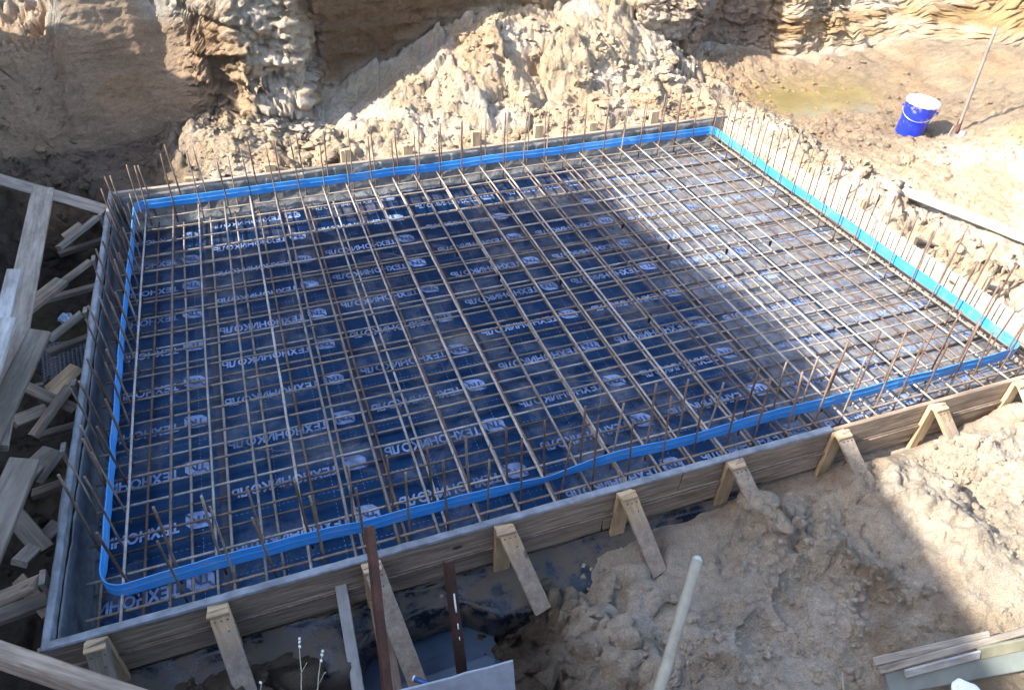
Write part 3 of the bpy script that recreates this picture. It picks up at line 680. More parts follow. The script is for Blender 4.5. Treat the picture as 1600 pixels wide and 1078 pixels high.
# origin = start of logo (upright reading); reading runs towards -X, letter tops towards -Y
txt = [(p, 0) for p in line_quads(WORD, .070, .565)]
LOGO_W = .125
def build_sheet(k, xa, xb, lx, ph, pitch, ya, yb, zoff, ntrail=0):
    o = empty('membrane_sheet', (xa, ya, ZF), f'', 'waterproofing membrane', 'overlapping membrane sheets under the rebar')
    nx, nyy = int((xb-xa)/.05)+1, int((yb-ya)/.04)
    xs = np.linspace(xa, xb, nx+1); ys = np.linspace(ya, yb, nyy+1); A, B = np.meshgrid(xs, ys)
    edge = .0025*(1-sm(A-xa, 0, .05))
    v = np.stack([A, B, memz(A, B)+zoff+edge], -1).reshape(-1, 3)
    ii = np.arange(v.shape[0]).reshape(nyy+1, nx+1)
    f = np.stack([ii[:-1, :-1], ii[:-1, 1:], ii[1:, 1:], ii[1:, :-1]], -1).reshape(-1, 4)
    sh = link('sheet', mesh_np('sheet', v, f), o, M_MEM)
    if k > 0:
        ys2 = np.linspace(ya, yb, 160); wv = .006*fbm(ys2*3, ys2*0, k, 231, 3)
        v2 = []
        for dx in (-.012, .0, .030, .040):
            v2.append(np.stack([xa+dx+wv, ys2, memz(xa+dx+wv, ys2)+zoff+(.0005 if dx < 0 else .0052 if dx < .035 else .003)], -1))
        v2 = np.array(v2).transpose(1, 0, 2).reshape(-1, 3); i2 = np.arange(160*4).reshape(160, 4)
        link('seam_tape', mesh_np('seam_tape', v2, np.stack([i2[:-1, :-1], i2[1:, :-1], i2[1:, 1:], i2[:-1, 1:]], -1).reshape(-1, 4)), o, M_SEAM)
    # print
    Q = []; Mi = []
    def put(q, ox, oy, dz, mi):
        p = [(ox-a, oy-b) for a, b in q]     # rotated half a turn
        if min(a for a, _ in p) < xa+.004 or max(a for a, _ in p) > xb-.003: return
        if min(b for _, b in p) < ya+.01 or max(b for _, b in p) > yb-.01: return
        Q.append([(a, b, dz) for a, b in p]); Mi.append(mi)
    y = ph-pitch*2
    while y < yb+.3:
        ox = lx+LOGO_W/2; oy = y+.058
        c = LOGO_W; hh = .112
        # badge in strips so that it follows the sheet
        out = [(.0, .34), (.0, 1.), (.22, 1.), (.22, .06)], [(.22, .06), (.22, 1.), (.5, 1.), (.5, 0.)], [(.5, 0.), (.5, 1.), (.78, .95), (.78, 0.)], [(.78, 0.), (.78, .95), (1., .66), (1., 0.)]
        for q in out: put([(a*c, b*hh) for a, b in q], ox, oy, .0028, 0)
        for ch, dx in (('T', .12), ('N', .46)):
            for q in G[ch][1]: put([((dx+a*.44)*c, (.28+b*.46)*hh) for a, b in q], ox, oy, .0040, 1)
        put([(a*c, b*hh) for a, b in stroke((.0, .98), (.2, .72), .09)], ox, oy, .0040, 1)
        put([(a*c, b*hh) for a, b in stroke((.80, .30), (1., .02), .09)], ox, oy, .0040, 1)
        for q, _ in txt: put(q, lx-LOGO_W/2-.03, y+.020, .0028, 0)
        # dashed guide lines between the rows
        for i in range(34):
            xx = xa+.05+i*.026; put([(0, 0), (.013, 0), (.013, .0022), (0, .0022)], xx, y+.205, .0028, 0)
        y += pitch
    for xx in (lx-.14, lx-.42, lx+.02):
        yy = ya+.05
        while yy < yb: put([(0, 0), (.0022, 0), (.0022, .013), (0, .013)], xx, yy, .0028, 0); yy += .027
    vv = np.array(Q).reshape(-1, 3); dz = vv[:, 2].copy(); vv[:, 2] = memz(vv[:, 0], vv[:, 1])+zoff+dz
    me = mesh_np('printed_lettering', vv, np.arange(len(vv)).reshape(-1, 4), False)
    me.materials.append(M_PRINT); me.materials.append(M_PRINTDARK); me.polygons.foreach_set('material_index', Mi)
    link('printed_lettering', me, o)
    return o
rolls = [(-.205, .43, .285, .347, .371), (.40, 1.26, 1.105, .475, .367), (1.22, 2.10, 1.93, .505, .371), (2.06, 2.93, 2.78, .262, .371), (2.89, 3.77, 3.615, .272, .371), (3.73, 4.60, 4.46, .250, .371), (4.56, 5.405, 5.29, .31, .371)]
lab = ['leftmost printed membrane sheet, its words cut short by the left board', 'second printed membrane sheet from the left, glossy blue in the shade', 'third printed membrane sheet from the left, wholly in shade',
       'printed membrane sheet under the middle of the rebar mat', 'third printed membrane sheet from the right, half lit by sun', 'second printed membrane sheet from the right, dusty, painted paler and mostly sunlit', 'rightmost printed membrane sheet along the sunlit right board']
for k, (xa, xb, lx, ph, pt) in enumerate(rolls):
    o = build_sheet(k, xa, xb, lx, ph, pt, Y0+.004, Y1-.03, .0035*k); o['label'] = lab[k]
    
# ------------------------------------------------------------------ rebar mats
RB = .0075
def bar_set(pref, parent, lines, r, mats, part='bar'):
    for n_, (p0, p1) in enumerate(lines):
        L = (Vector(p1)-Vector(p0)).length
        me = cyl_mesh(part, L, r*random.uniform(.92, 1.08), 8, 14, .0022, random.randint(0, 9999))
        link(part, me, parent, random.choice(mats), frame(p0, p1))
j = lambda s=.006: random.uniform(-s, s)
topm = empty('rebar_mat', (2.6, 1.6, 0), 'upper rebar mat of tied bars carrying the blue waterstop', 'rebar mat')
lines = [((i*.2+j(), Y0+.03+random.uniform(0, .02), j(.003)), (i*.2+j(), 3.50+random.uniform(0, .05), j(.003))) for i in range(27)]
bar_set('', topm, lines, .0070, [M_BARLIGHT, M_BARLIGHT, M_BARMID])
lines = [((X0+.04+random.uniform(0, .03), (17-k)*.2+j(), -.016+j(.002)), (X1-.03-random.uniform(0, .03), (17-k)*.2+j(), -.016+j(.002))) for k in range(-0, 20)]
bar_set('', topm, lines, .0068, [M_BARLIGHT, M_BARLIGHT, M_BARMID])
# doubled laps along the right hand edge
for xx in (5.26, 5.33): bar_set('', topm, [((xx+j(), Y0+.05, .001), (xx+j(), 3.5, .001))], .0075, [M_BARRUST])
botm = empty('rebar_mat', (2.6, 1.6, -.14), 'lower rebar mat lying just above the printed membrane', 'rebar mat')
lines = [((i*.2+.055+j(.012), Y0+.02, -.128+j(.003)), (i*.2+.055+j(.012), 3.53, -.128+j(.003))) for i in range(-1, 27)]
bar_set('', botm, lines, .0072, [M_BARMID, M_BARLIGHT, M_BARRUST])
lines = [((X0+.03, (17-k)*.2+.03+j(.012), -.144+j(.002)), (X1-.03, (17-k)*.2+.03+j(.012), -.144+j(.002))) for k in range(-1, 20)]
bar_set('', botm, lines, .0066, [M_BARLIGHT, M_BARMID, M_BARMID])
# tie wires at the crossings (stuff part)
def ties(parent, zc, dx, dy, frac):
    V = []; Fq = []; k = 0
    for i in range(27):
        for q in range(19):
            if random.random() > frac: continue
            x = i*.2+dx; y = (17-q)*.2+dy
            for rep in range(2):
                a = random.uniform(.5, 1.1) if rep == 0 else random.uniform(-1.1, -.5); n_ = 7; rr = .0135; w = .0011
                for t in range(n_):
                    th = math.pi*t/(n_-1); px = math.cos(th)*rr; pz = math.sin(th)*rr*1.1-.006
                    for s in (-1, 1): V.append((x+px*math.cos(a)-s*w*math.sin(a), y+px*math.sin(a)+s*w*math.cos(a), zc+pz))
                for t in range(n_-1): Fq.append((k+2*t, k+2*t+1, k+2*t+3, k+2*t+2))
                k += 2*n_
            # twisted tail
            a = random.uniform(0, 6.28); L = random.uniform(.012, .04)
            for t, (dx_, dz_) in enumerate(((0, .0), (L*.6, .008), (L, random.uniform(-.02, .012)))):
                for s in (-1, 1): V.append((x+dx_*math.cos(a)-s*.0011*math.sin(a), y+dx_*math.sin(a)+s*.0011*math.cos(a), zc+.008+dz_))
            Fq += [(k, k+1, k+3, k+2), (k+2, k+3, k+5, k+4)]; k += 6
    me = mesh_np('tie_wires', V, Fq, True)
    o = link('tie_wires', me, parent, M_WIRE); o['kind'] = 'stuff'
    md = o.modifiers.new('s', 'SOLIDIFY'); md.thickness = .002
ties(topm, -.006, 0, 0, .85)
ties(botm, -.136, .055, .03, .5)
# loose diagonal hanger wires and chair bars of the upper mat
for (px, py, qx, qy) in [(455,688,462,775),(395,700,468,706),(845,598,950,592),(940,420,1010,400),(1000,392,1045,412),(1062,470,1115,500),(1120,395,1180,402),(760,495,800,500),(940,600,935,640),(560,390,640,402),(360,405,395,392),(620,565,700,575)]:
    a = U(px, py, .004); b_ = U(qx, qy, -.03)
    link('hanger_wire', cyl_mesh('hanger_wire', (b_-a).length, .0022, 5, 8, .006, px), topm, M_WIRE, frame(a, b_))
# black spacers under the mats
sp_me = None
for n_, (px, py) in enumerate([(783,430),(772,470),(815,537),(885,440),(730,395),(1003,508),(1040,385),(965,365),(640,532),(945,690),(1140,385),(1200,378)]):
    p = U(px, py, -.05)
    if sp_me is None:
        bm = bmesh.new()
        for r0, r1, z0, z1 in ((.010, .012, -.02, .045), (.016, .010, .045, .062)):
            bmesh.ops.create_cone(bm, cap_ends=True, segments=10, radius1=r0, radius2=r1, depth=z1-z0, matrix=Matrix.Translation((0, 0, (z0+z1)/2)))
        sp_me = from_bm('spacer_chair', bm)
    o = link('spacer_chair', sp_me, None, M_BLACKPL, Matrix.Translation((round(p.x/.2)*.2+.012, round(p.y/.2)*.2+.012, -.052)))
    tag(o, 'small black plastic spacer standing between the two rebar mats', 'rebar spacer', 'black spacers between the mats')

# ------------------------------------------------------------------ starter bars
groups = {
 'front': 'rusty upright starter bar in the row along the front waterstop',
 'far': 'rusty upright starter bar in the row in front of the sand heap',
 'left': 'dark upright starter bar in the row beside the film-wrapped left board',
 'right': 'thin upright starter bar in the row along the sunlit right board'}
def starter(x, y, h, tx, ty, side, hook=False):
    z0 = -.12
    p0 = Vector((x, y, z0)); p1 = Vector((x+tx, y+ty, h))
    L = (p1-p0).length
    me = cyl_mesh('starter_bar', L, random.uniform(.0050, .0066), 7, 7, .002, random.randint(0, 9999))
    o = link('starter_bar', me, None, random.choice([M_BARRUST, M_BARRUST, M_BARMID]), frame(p0, p1, (0, 1, .1)))
    tag(o, groups[side], 'starter bar', 'starter bars along the '+side+' side')
H_ = lambda: random.choice([.36, .40, .44, .47, .42])+random.uniform(-.03, .03)
for i in range(27):
    x = i*.2+.018
    starter(x+j(.01), 3.475+j(.01), H_(), j(.02), j(.02), 'far'); starter(x+.055+j(.02), 3.565+j(.008), H_()+.02, j(.02), j(.02), 'far')
    h = .30+.14*random.random()
    starter(x+j(.012), -.06+j(.01), h+.04, j(.03), j(.02), 'front')
    if i > 0: starter(x+.03+j(.02), -.185+j(.01), h+.02+j(.04), j(.03), .02+j(.03), 'front')
for i in range(1, 18):
    y = i*.2-.016
    starter(-.02+j(.006), y+j(.01), H_()-.03, j(.02), j(.02), 'left'); starter(-.145+j(.012), y+.06+j(.02), H_()-.05, j(.02), j(.02), 'left')
    if i % 3 == 0: starter(-.11+j(.012), y-.05+j(.02), H_()-.1, j(.02), j(.02), 'left')
    starter(5.22+j(.01), y+j(.01), H_()-.02, j(.02), j(.02), 'right'); starter(5.345+j(.01), y+.06+j(.02), H_()+.01, j(.02), j(.02), 'right')
    
# ------------------------------------------------------------------ waterstop
def waterstop():
    xa, xb, ya, yb = -.075, 5.262, -.125, 3.525
    path = []
    def corner(cx, cy, r, a0, a1, n=10):
        for i in range(n+1):
            a = math.radians(a0+(a1-a0)*i/n); path.append((cx+r*math.cos(a), cy+r*math.sin(a)))
    def seg(p, q, step=.03):
        L = math.dist(p, q); n = max(2, int(L/step))
        for i in range(1, n): path.append((p[0]+(q[0]-p[0])*i/n, p[1]+(q[1]-p[1])*i/n))
    r = .11; r2 = .06; r3 = .09; r4 = .05
    corner(xa+r, ya+r, r, 180, 270); seg((xa+r, ya), (xb-r3, ya))
    corner(xb-r3, ya+r3, r3, 270, 360); seg((xb, ya+r3), (xb, yb-r4))
    corner(xb-r4, yb-r4, r4, 0, 90); seg((xb-r4, yb), (xa+r2, yb))
    corner(xa+r2, yb-r2, r2, 90, 180); seg((xa, yb-r2), (xa, ya+r))
    P = np.array(path); n = len(P)
    s = np.concatenate([[0], np.cumsum(np.hypot(*(P[1:]-P[:-1]).T))])
    T = np.roll(P, -1, 0)-np.roll(P, 1, 0); T /= np.linalg.norm(T, axis=1)[:, None]; NN = np.stack([T[:, 1], -T[:, 0]], 1)   # outwards
    wob = .011*fbm(s*2.3, s*0, 0, 301, 3)+.003*fbm(s*9, s*0, 0, 302, 2)
    front = (P[:, 1] < ya+.01)
    lift = .009*fbm(s*1.7, s*0, 0, 303, 3)+.016*np.exp(-((P[:, 0]-2.35)/.25)**2)*front - .008*np.exp(-((P[:, 0]-1.95)/.3)**2)*front
    lean = .010*fbm(s*1.9, s*0, 0, 305, 3)+.028*np.exp(-((P[:, 0]-2.02)/.22)**2)*front
    H = .080
    prof = []      # (outward, up) closed section
    N_ = 26
    for i in range(N_+1):
        t = i/N_; bulb = .0016+.0007*(abs((t*7) % 1-.5) < .22)+.0025*math.exp(-((t-.5)/.055)**2)+.003*(t < .03)+.003*(t > .97)
        prof.append((bulb, t*H))
    for i in range(N_, -1, -1):
        t = i/N_; bulb = .0016+.0025*math.exp(-((t-.5)/.055)**2)+.0007*(abs((t*7) % 1-.5) < .22)
        prof.append((-bulb, t*H))
    m_ = len(prof); V = np.zeros((n, m_, 3))
    for k, (o_, u) in enumerate(prof):
        q = P+NN*(wob+o_+lean*(u/H))[:, None]
        V[:, k, 0] = q[:, 0]; V[:, k, 1] = q[:, 1]; V[:, k, 2] = .004+u*(1-.08*np.abs(fbm(s*2, s*0, 0, 307, 2)))+lift
    a = np.arange(n)[:, None]; b_ = np.arange(m_)[None]; a2 = (a+1) % n; b2 = (b_+1) % m_
    Fq = np.stack([a*m_+b_, a2*m_+b_, a2*m_+b2, a*m_+b2], -1).reshape(-1, 4)
    o = tag(link('waterstop_strip', mesh_np('waterstop_strip', V.reshape(-1, 3), Fq), mat=M_STOP), 'bright blue ribbed waterstop strip running round the slab on edge', 'waterstop')
waterstop()

# ------------------------------------------------------------------ braces in front
def nails(parent, pts, d):
    for p in pts:
        M = frame(p, Vector(p)+Vector(d)*.004)
        link('nail', cyl_mesh('nail', .004, .0035, 6, 1), parent, M_RUST, M)
front_b = [(150,1002,'short dark front brace at the left corner, nailed to the board', M_DARKWOOD, .0),
           (338,944,'long pale front brace with a fresh cut top, second from the left corner', M_FRESH, .05),
           (580,882,'front brace standing behind the tall rusty angle iron', M_BOARD, .1),
           (787,815,'front brace with nailed fresh top and sand crusted foot, above the grey sheet', M_FRESH, .22),
           (978,766,'front brace left of the pale tube, foot buried in sand', M_FRESH, .2),
           (1150,714,'reddish crusted front brace in shade, sand piled on its foot', M_BOARD, .3),
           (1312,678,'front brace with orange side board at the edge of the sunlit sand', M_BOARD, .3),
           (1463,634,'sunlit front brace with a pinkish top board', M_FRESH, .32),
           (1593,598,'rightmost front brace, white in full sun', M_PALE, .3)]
for n_, (px, py, lb, mt, sx) in enumerate(front_b):
    p = UY(px, py, Y0-.05); x = p.x
    br = empty('formwork_brace', (x, Y0-.05, -.2), lb, 'brace', 'braces along the front board')
    w = .085; gz = -.22 if n_ > 3 else -.45
    plank('upright', (x, Y0-.028-.014, TOP-.008), (x-.005, Y0-.042, -.30), w*.95, .024, M_FRESH, br, up=(0, -1, 0))
    x2 = x+(sx*.75+.03 if n_ < 3 else sx*.42+.02); reach = .40 if n_ < 3 else .26
    a = Vector((x+.002, Y0-.061, TOP+.005)); b_ = Vector((x2, Y0-.046-reach, (-.38 if n_ < 3 else -.22)))
    # brace board lies flat side up, leaning from the board top to the ground
    bb = plank('brace_board', a, b_, w, .024, {M_FRESH: M_FRESHSAND, M_BOARD: M_BOARDSAND}.get(mt, mt), br, up=(0, -.8, .6), warp=.004)
    plank('top_block', (x-w/2+.002, Y0-.068, TOP-.004), (x+w/2-.002, Y0-.070, TOP-.002), .05, .020, M_FRESH, br, up=(0, 0, 1))
    ax = (b_-a).normalized(); sd_ = Vector((1, 0, 0)); nn = (Vector((0, -.8, .6))-ax*Vector((0, -.8, .6)).dot(ax)).normalized()
    nails(bb, [a+ax*.05+sd_*o_+nn*.012 for o_ in (-.025, 0, .025)]+[a+ax*.10+sd_*.015+nn*.012], nn)
# stakes behind the far board
for n_, (px, py) in enumerate([(302,300),(421,262),(540,250),(636,236),(743,222),(840,207),(925,197),(1021,182)]):
    p = UY(px, py, Y1+.075)
    st = empty('wooden_stake', (p.x, Y1+.06, -.1), ['first stake from the left behind the far board, half buried', 'second stake from the left behind the far board', 'third stake from the left behind the far board', 'fourth stake from the left behind the far board', 'fifth stake from the left behind the far board',
               'sixth stake from the left behind the far board', 'second stake from the right behind the far board', 'rightmost stake behind the far board'][n_], 'stake', 'stakes behind the far board')
    h = TOP+[.02, .05, .10, .07, .12, .11, .07, .11][n_]
    plank('post', (p.x, Y1+.066, -.12), (p.x+.005, Y1+.07, h), .088, .045, M_FRESH, st, up=(0, -1, 0))
    plank('ground_brace', (p.x+.01, Y1+.09, h-.03), (p.x+.03, Y1+.42, -.02), .07, .022, M_BOARD, st)
# right hand stakes and rail
for n_, (px, py) in enumerate([(1262,262),(1345,318),(1420,372),(1500,452),(1575,520)]):
    p = U(px, py, TOP)
    st = empty('wooden_stake', (X1+.06, p.y, -.1), ['stake outside the right board nearest its far corner', 'second stake from the far end outside the right board', 'middle stake outside the right board', 'fourth stake from the far end outside the right board', 'stake outside the right board nearest the camera'][n_], 'stake', 'stakes outside the right board')
    plank('post', (X1+.062, p.y, -.15), (X1+.07, p.y+.01, TOP+[.01, .03, .02, .06, .07][n_]), .07, .04, M_FRESH, st, up=(-1, 0, 0))
    plank('ground_brace', (X1+.09, p.y+.01, TOP-.03), (X1+.42, p.y+.03, -.02), .06, .022, M_BOARD, st)
a = U(1335, 270, .20); b_ = U(1680, 404, .16)
plank('loose_rail', a, b_, .085, .02, M_PALE, None, up=(-.35, -.3, 1), warp=.01, label='long pale rail lying on the sand beyond the right board, bleached by the sun', cat='wooden rail')
p = U(1393, 305, .20)
plank('wooden_stake', (p.x, p.y-.02, -.12), (p.x-.02, p.y-.03, .23), .06, .04, M_PALE, None, up=(-1, 0, 0), label='short post holding up the long pale rail on the right', cat='stake')

# ------------------------------------------------------------------ left braces and rails
lb_pts = [((165,338),(92,388),.055,(162,374),(92,398)), ((153,407),(70,462),.055,(150,447),(68,470)), ((141,488),(78,530),.06,(138,526),(75,552)),
          ((128,600),(52,682),.055,(118,665),(60,682)), ((112,702),(58,752),.06,(106,752),(52,772)), ((100,900),(-5,938),.085,(92,930),(-5,965))]
names = ['left brace nearest the far corner', 'second left brace from the far corner, doubled with a lower strut', 'third left brace from the far corner', 'muddy left brace behind the broken board stub', 'left brace beside the middle rail end', 'wide muddy brace plank at the near left corner']
for n_, (a, b_, w, c, d_) in enumerate(lb_pts):
    pa = U(a[0], a[1], .10); pb = U(b_[0], b_[1], .02); pc = U(c[0], c[1], -.10); pd = U(d_[0], d_[1], -.12)
    pa.x = X0-.05
    br = empty('formwork_brace', (X0-.06, pa.y, -.2), names[n_], 'brace', 'braces along the left board')
    plank('upright', (X0-.072, pa.y+.01, .12), (X0-.075, pa.y+.01, -.33), .07, .024, M_GREYWOOD, br, up=(-1, 0, 0))
    plank('brace_board', pa+Vector((-.045, 0, 0)), pb, w*1.05, .036, M_BOARD if n_ % 2 else M_GREYWOOD, br, roll=.3)
    plank('lower_strut', Vector((X0-.095, pc.y, -.10)), pd, w*.95, .034, M_DARKWOOD if n_ != 1 else M_GREYWOOD, br)
def rail(a, b_, z0, z1, w, t, mat, lb, nm='rail_plank', up=(0, 0, 1), warp=.0):
    return plank(nm, U(a[0], a[1], z0), U(b_[0], b_[1], z1), w, t, mat, None, up=up, warp=warp, label=lb, cat='plank')
rail((68,296), (-14,700), .34, .34, .135, .04, M_GREYWOOD, 'long grey plank with a rounded end, lying on the back rail at the left edge', up=(.35, 0, 1))
rail((-20,276), (166,330), .26, .10, .10, .035, M_GREYWOOD, 'grey rail running from the left edge to the far left corner of the formwork', up=(.2, -.6, 1))
rail((62,520), (-35,720), .38, .40, .105, .04, M_DARKWOOD, 'plank with a pinkish sawn end below the long grey plank on the left', up=(.35, 0, 1))
rail((22,425), (-30,640), .50, .52, .07, .04, M_WHITEWOOD, 'whitewashed plank end at the left edge of the site', up=(.35, 0, 1))
rail((8,500), (-40,640), .64, .64, .10, .03, M_WHITEWOOD, 'chipped white board lying over the whitewashed plank', up=(.2, 0, 1))
rail((38,722), (-40,905), .42, .44, .115, .05, M_DARKWOOD, 'blunt damp plank end with a bent nail, lower left edge', up=(.35, 0, 1))
rail((-60,1002), (250,1108), .62, .60, .085, .04, M_BOARD, 'thick tan plank crossing the bottom left corner of the picture', up=(.2, .7, 1))
rail((122,575), (72,620), -.06, -.10, .10, .035, M_FRESH, 'broken board stub with a bright sawn end in the left ditch', up=(.2, -.2, 1))
rail((60,600), (72,640), -.02, -.2, .05, .03, M_DARKWOOD, 'splintered peg standing in the left ditch mud', nm='wooden_peg', up=(.2, -.2, 1))

rail((60,352), (20,470), .02, -.02, .10, .03, M_DARKWOOD, 'dark damp offcut lying in the ditch under the long grey plank', nm='offcut', up=(.2, -.2, 1))
rail((72,640), (20,660), .02, .08, .07, .035, M_BOARD, 'short rough offcut leaning against the splintered peg', nm='offcut', up=(.2, -.6, 1))
rail((70,860), (18,800), -.05, .05, .09, .03, M_DARKWOOD, 'dark offcut tilted in the ditch below the blunt plank end', nm='offcut', up=(.2, -.6, 1))
rail((30,905), (78,960), -.10, -.12, .06, .03, M_BOARD, 'small muddy offcut under the wide brace plank', nm='offcut', up=(.2, -.6, 1))
rail((128,352), (100,372), .04, .0, .07, .03, M_BOARD, 'short tan offcut wedged beside the first left brace', nm='offcut', up=(.2, -.2, 1))
rail((96,440), (20,500), .10, .16, .085, .04, M_BOARD, 'warm brown plank sticking out from under the long grey plank', nm='offcut', up=(.3, -.3, 1))
rail((118,640), (30,600), -.02, .14, .06, .035, M_BOARD, 'muddy batten crossing the ditch behind the broken board stub', nm='batten', up=(.2, -.6, 1))
rail((80,705), (10,770), .02, .16, .09, .04, M_BOARD, 'thick weathered beam end above the blunt damp plank', nm='offcut', up=(.3, -.3, 1))
rail((90,820), (30,880), -.10, .0, .07, .035, M_GREYWOOD, 'grey batten lying low in the near end of the left ditch', nm='batten', up=(.2, -.4, 1))
# dimpled drainage sheets
def dimple(name, c, ux, uy, nx_, ny__, s, lb):
    V = []; Fq = []; k = 0; ux = Vector(ux).normalized(); uy = Vector(uy); uy = (uy-ux*uy.dot(ux)).normalized(); nz = ux.cross(uy)
    R = 7
    N1 = nx_*R; N2 = ny__*R
    for i_ in range(N1+1):
        for j_ in range(N2+1):
            u = i_/R; v = j_/R
            du = (u % 1)-.5; dv = (v % 1)-.5
            b_ = .32*s*max(0, 1-(math.hypot(du, dv)/.36)**4)
            p = Vector(c)+ux*(u*s)+uy*(v*s)+nz*(b_+.02*math.sin(u*.4)); V.append(p)
    for i_ in range(N1):
        for j_ in range(N2): a = i_*(N2+1)+j_; Fq.append((a, a+N2+1, a+N2+2, a+1))
    me = mesh_np(name, V, Fq); o = link(name, me, None, M_BLACKFILM)
    tag(o, lb, 'drainage membrane'); return o
dimple('dimpled_membrane', U(95,345,-.30), (1,.05,.12), (0,1,.35), 18, 12, .024, 'black dimpled drainage sheet in the far end of the left ditch')
dimple('dimpled_membrane', (.98, -.52, -.455), (1,.1,0), (-.1,1,.9), 13, 7, .018, 'black dimpled drainage sheet above the water in the front pit')
dimple('dimpled_membrane', U(66,600,-.30), (1,.05,.1), (0,1,.3), 14, 12, .024, 'black dimpled drainage sheet beside the broken board stub')

# membrane apron below the front board
def apron():
    n, m_ = 260, 22; V = []
    for i in range(n+1):
        x = -.2+3.3*i/n
        w = float(fbm(np.array(x*3.), np.array(0.), 0, 401, 3)); w2 = float(fbm(np.array(x*11.), np.array(1.), 0, 403, 2))
        e = .20+.05*w-.13*float(sm(np.array(x), .85, 1.0)*(1-sm(np.array(x), 1.42, 1.6)))
        pr = [(Y0-.03, -.17), (Y0-.05, -.185), (Y0-.05-e*.5, -.215), (Y0-.06-e, -.235+.01*w2), (Y0-.085-e, -.27), (Y0-.085-e-.02*w2, -.40), (Y0-.06-e, -.47)]
        for k in range(m_+1):
            q = k/m_*(len(pr)-1); a = min(int(q), len(pr)-2); t = q-a
            y = pr[a][0]*(1-t)+pr[a+1][0]*t; z = pr[a][1]*(1-t)+pr[a+1][1]*t
            V.append((x, y, z+.022*float(fbm(np.array(x*6.), np.array(k*.35), 0, 405, 3))))
    Fq = [(i*(m_+1)+k, (i+1)*(m_+1)+k, (i+1)*(m_+1)+k+1, i*(m_+1)+k+1) for i in range(n) for k in range(m_)]
    mt, nn, b = newmat('muddy_membrane')
    geo = N(nn, 'ShaderNodeNewGeometry'); a = noise(nn, geo.outputs['Position'], 5.5, 9, .7)
    f = ramp(nn, a.outputs[0], [(.45, 0.0), (.53, 1.0)])
    x = mix(nn, f.outputs[0], (.008, .012, .02), (.09, .076, .058)); nn.links.new(x, b.inputs['Base Color'])
    r = ramp(nn, a.outputs[0], [(.45, .22), (.53, .85)]); nn.links.new(r.outputs[0], b.inputs['Roughness'])
    bump(nn, b, a.outputs[0], .5, .02)
    o = tag(link('membrane_apron', mesh_np('membrane_apron', V, Fq), mat=mt), 'muddy black membrane edge hanging out from under the front board', 'waterproofing membrane')
apron()

# ------------------------------------------------------------------ things in the foreground
def angle_iron(top, bot, w, lb, flip=1, holes=False):
    a = Vector(bot); b_ = Vector(top); M = frame(a, b_, (-.5*flip, -1, 0)); L = (b_-a).length; t = .005
    bm = bmesh.new(); n = 14; rr = random.Random(int(L*1000))
    prof = [(-w/2, 0), (0, w*.42), (w/2, 0), (w/2-.004, -t), (0, w*.42-t*1.3), (-w/2+.004, -t)]
    rings = []
    for i in range(n+1):
        rings.append([bm.verts.new((L*i/n+(rr.uniform(-.004, .004) if i in (0, n) else 0), p[0]+rr.uniform(-.0008, .0008), p[1]+rr.uniform(-.0008, .0008))) for p in prof])
    for r0, r1 in zip(rings, rings[1:]):
        for k in range(6): bm.faces.new((r0[k], r0[(k+1) % 6], r1[(k+1) % 6], r1[k]))
    bm.faces.new(rings[0][::-1]); bm.faces.new(rings[-1]); bmesh.ops.recalc_face_normals(bm, faces=bm.faces)
    o = link('angle_iron', from_bm('angle_iron', bm), None, M_RUST, M); tag(o, lb, 'angle iron')
    return o, M, L
angle_iron(U(577,822,.52), U(606,1090,.12)+Vector((0, 0, -.05)), .048, 'taller rusty angle iron stake overlapping the front board')
o2, M2, L2 = angle_iron(U(700,876,.22), U(722,1052,-.25), .052, 'shorter rusty angle iron stake with drips of white paint, above the grey sheet')
for (px, py, qx, qy, r) in [(709,922,713,950,.005),(715,968,716,976,.004),(719,989,720,993,.003)]:
    pa = U(px, py, .14); 
    # paint runs on the face of the angle
    t = (py-876)/(1052-876); q = U(700,876,.22).lerp(U(722,1052,-.25), t); u = (qy-py)/(1052-876)
    q2 = U(700,876,.22).lerp(U(722,1052,-.25), t+u)
    off = Vector((.004, -.022, .008))
    link('paint_run', cyl_mesh('paint_run', (q2-q).length+.002, r, 7, 3, 0, 1, r*.6), o2, M_WHITEPL, frame(q2+off, q+off+Vector((0, 0, .002))))
plank('white_stake', U(561,1085,-.34), U(531,906,.02), .052, .022, M_WHITEWOOD, None, up=(0, -1, .3), label='white painted wooden stake leaning on the membrane edge left of the rusty iron', cat='stake')
plank('leaning_plank', U(618,1092,-.36), U(590,935,-.02), .075, .022, M_BOARD, None, up=(.1, -1, .35), label='rough grey plank leaning behind the tall rusty angle iron', cat='plank')
# pale tube
a = U(1020,1110,.30); b_ = U(1089,876,.42)
tb = link('pole', cyl_mesh('pole', (b_-a).length, .0225, 20, 10, .001, 4, .0215), None, M_BAMBOO, frame(a, b_)); tag(tb, 'pale round pole with a rounded pale tip rising from the foreground sand', 'pole')
bm = bmesh.new(); bmesh.ops.create_uvsphere(bm, u_segments=20, v_segments=10, radius=.0218)
link('rounded_tip', from_bm('rounded_tip', bm, True), tb, plain('pale_tip', (.33, .38, .34), .4, var=.1), Matrix.Translation(b_))
# grey sheet at the bottom
a = U(612,1098,.12); b_ = U(803,1046,.12)
bm = bmesh.new(); L = (b_-a).length
sh = plank('fibre_sheet', a+Vector((0, -.02, -.10)), b_+Vector((0, -.02, -.10)), .24, .010, M_SHEET, None, up=(-.15, -1, .55), label='flat grey fibre cement sheet standing on edge in the bottom foreground', cat='sheet')
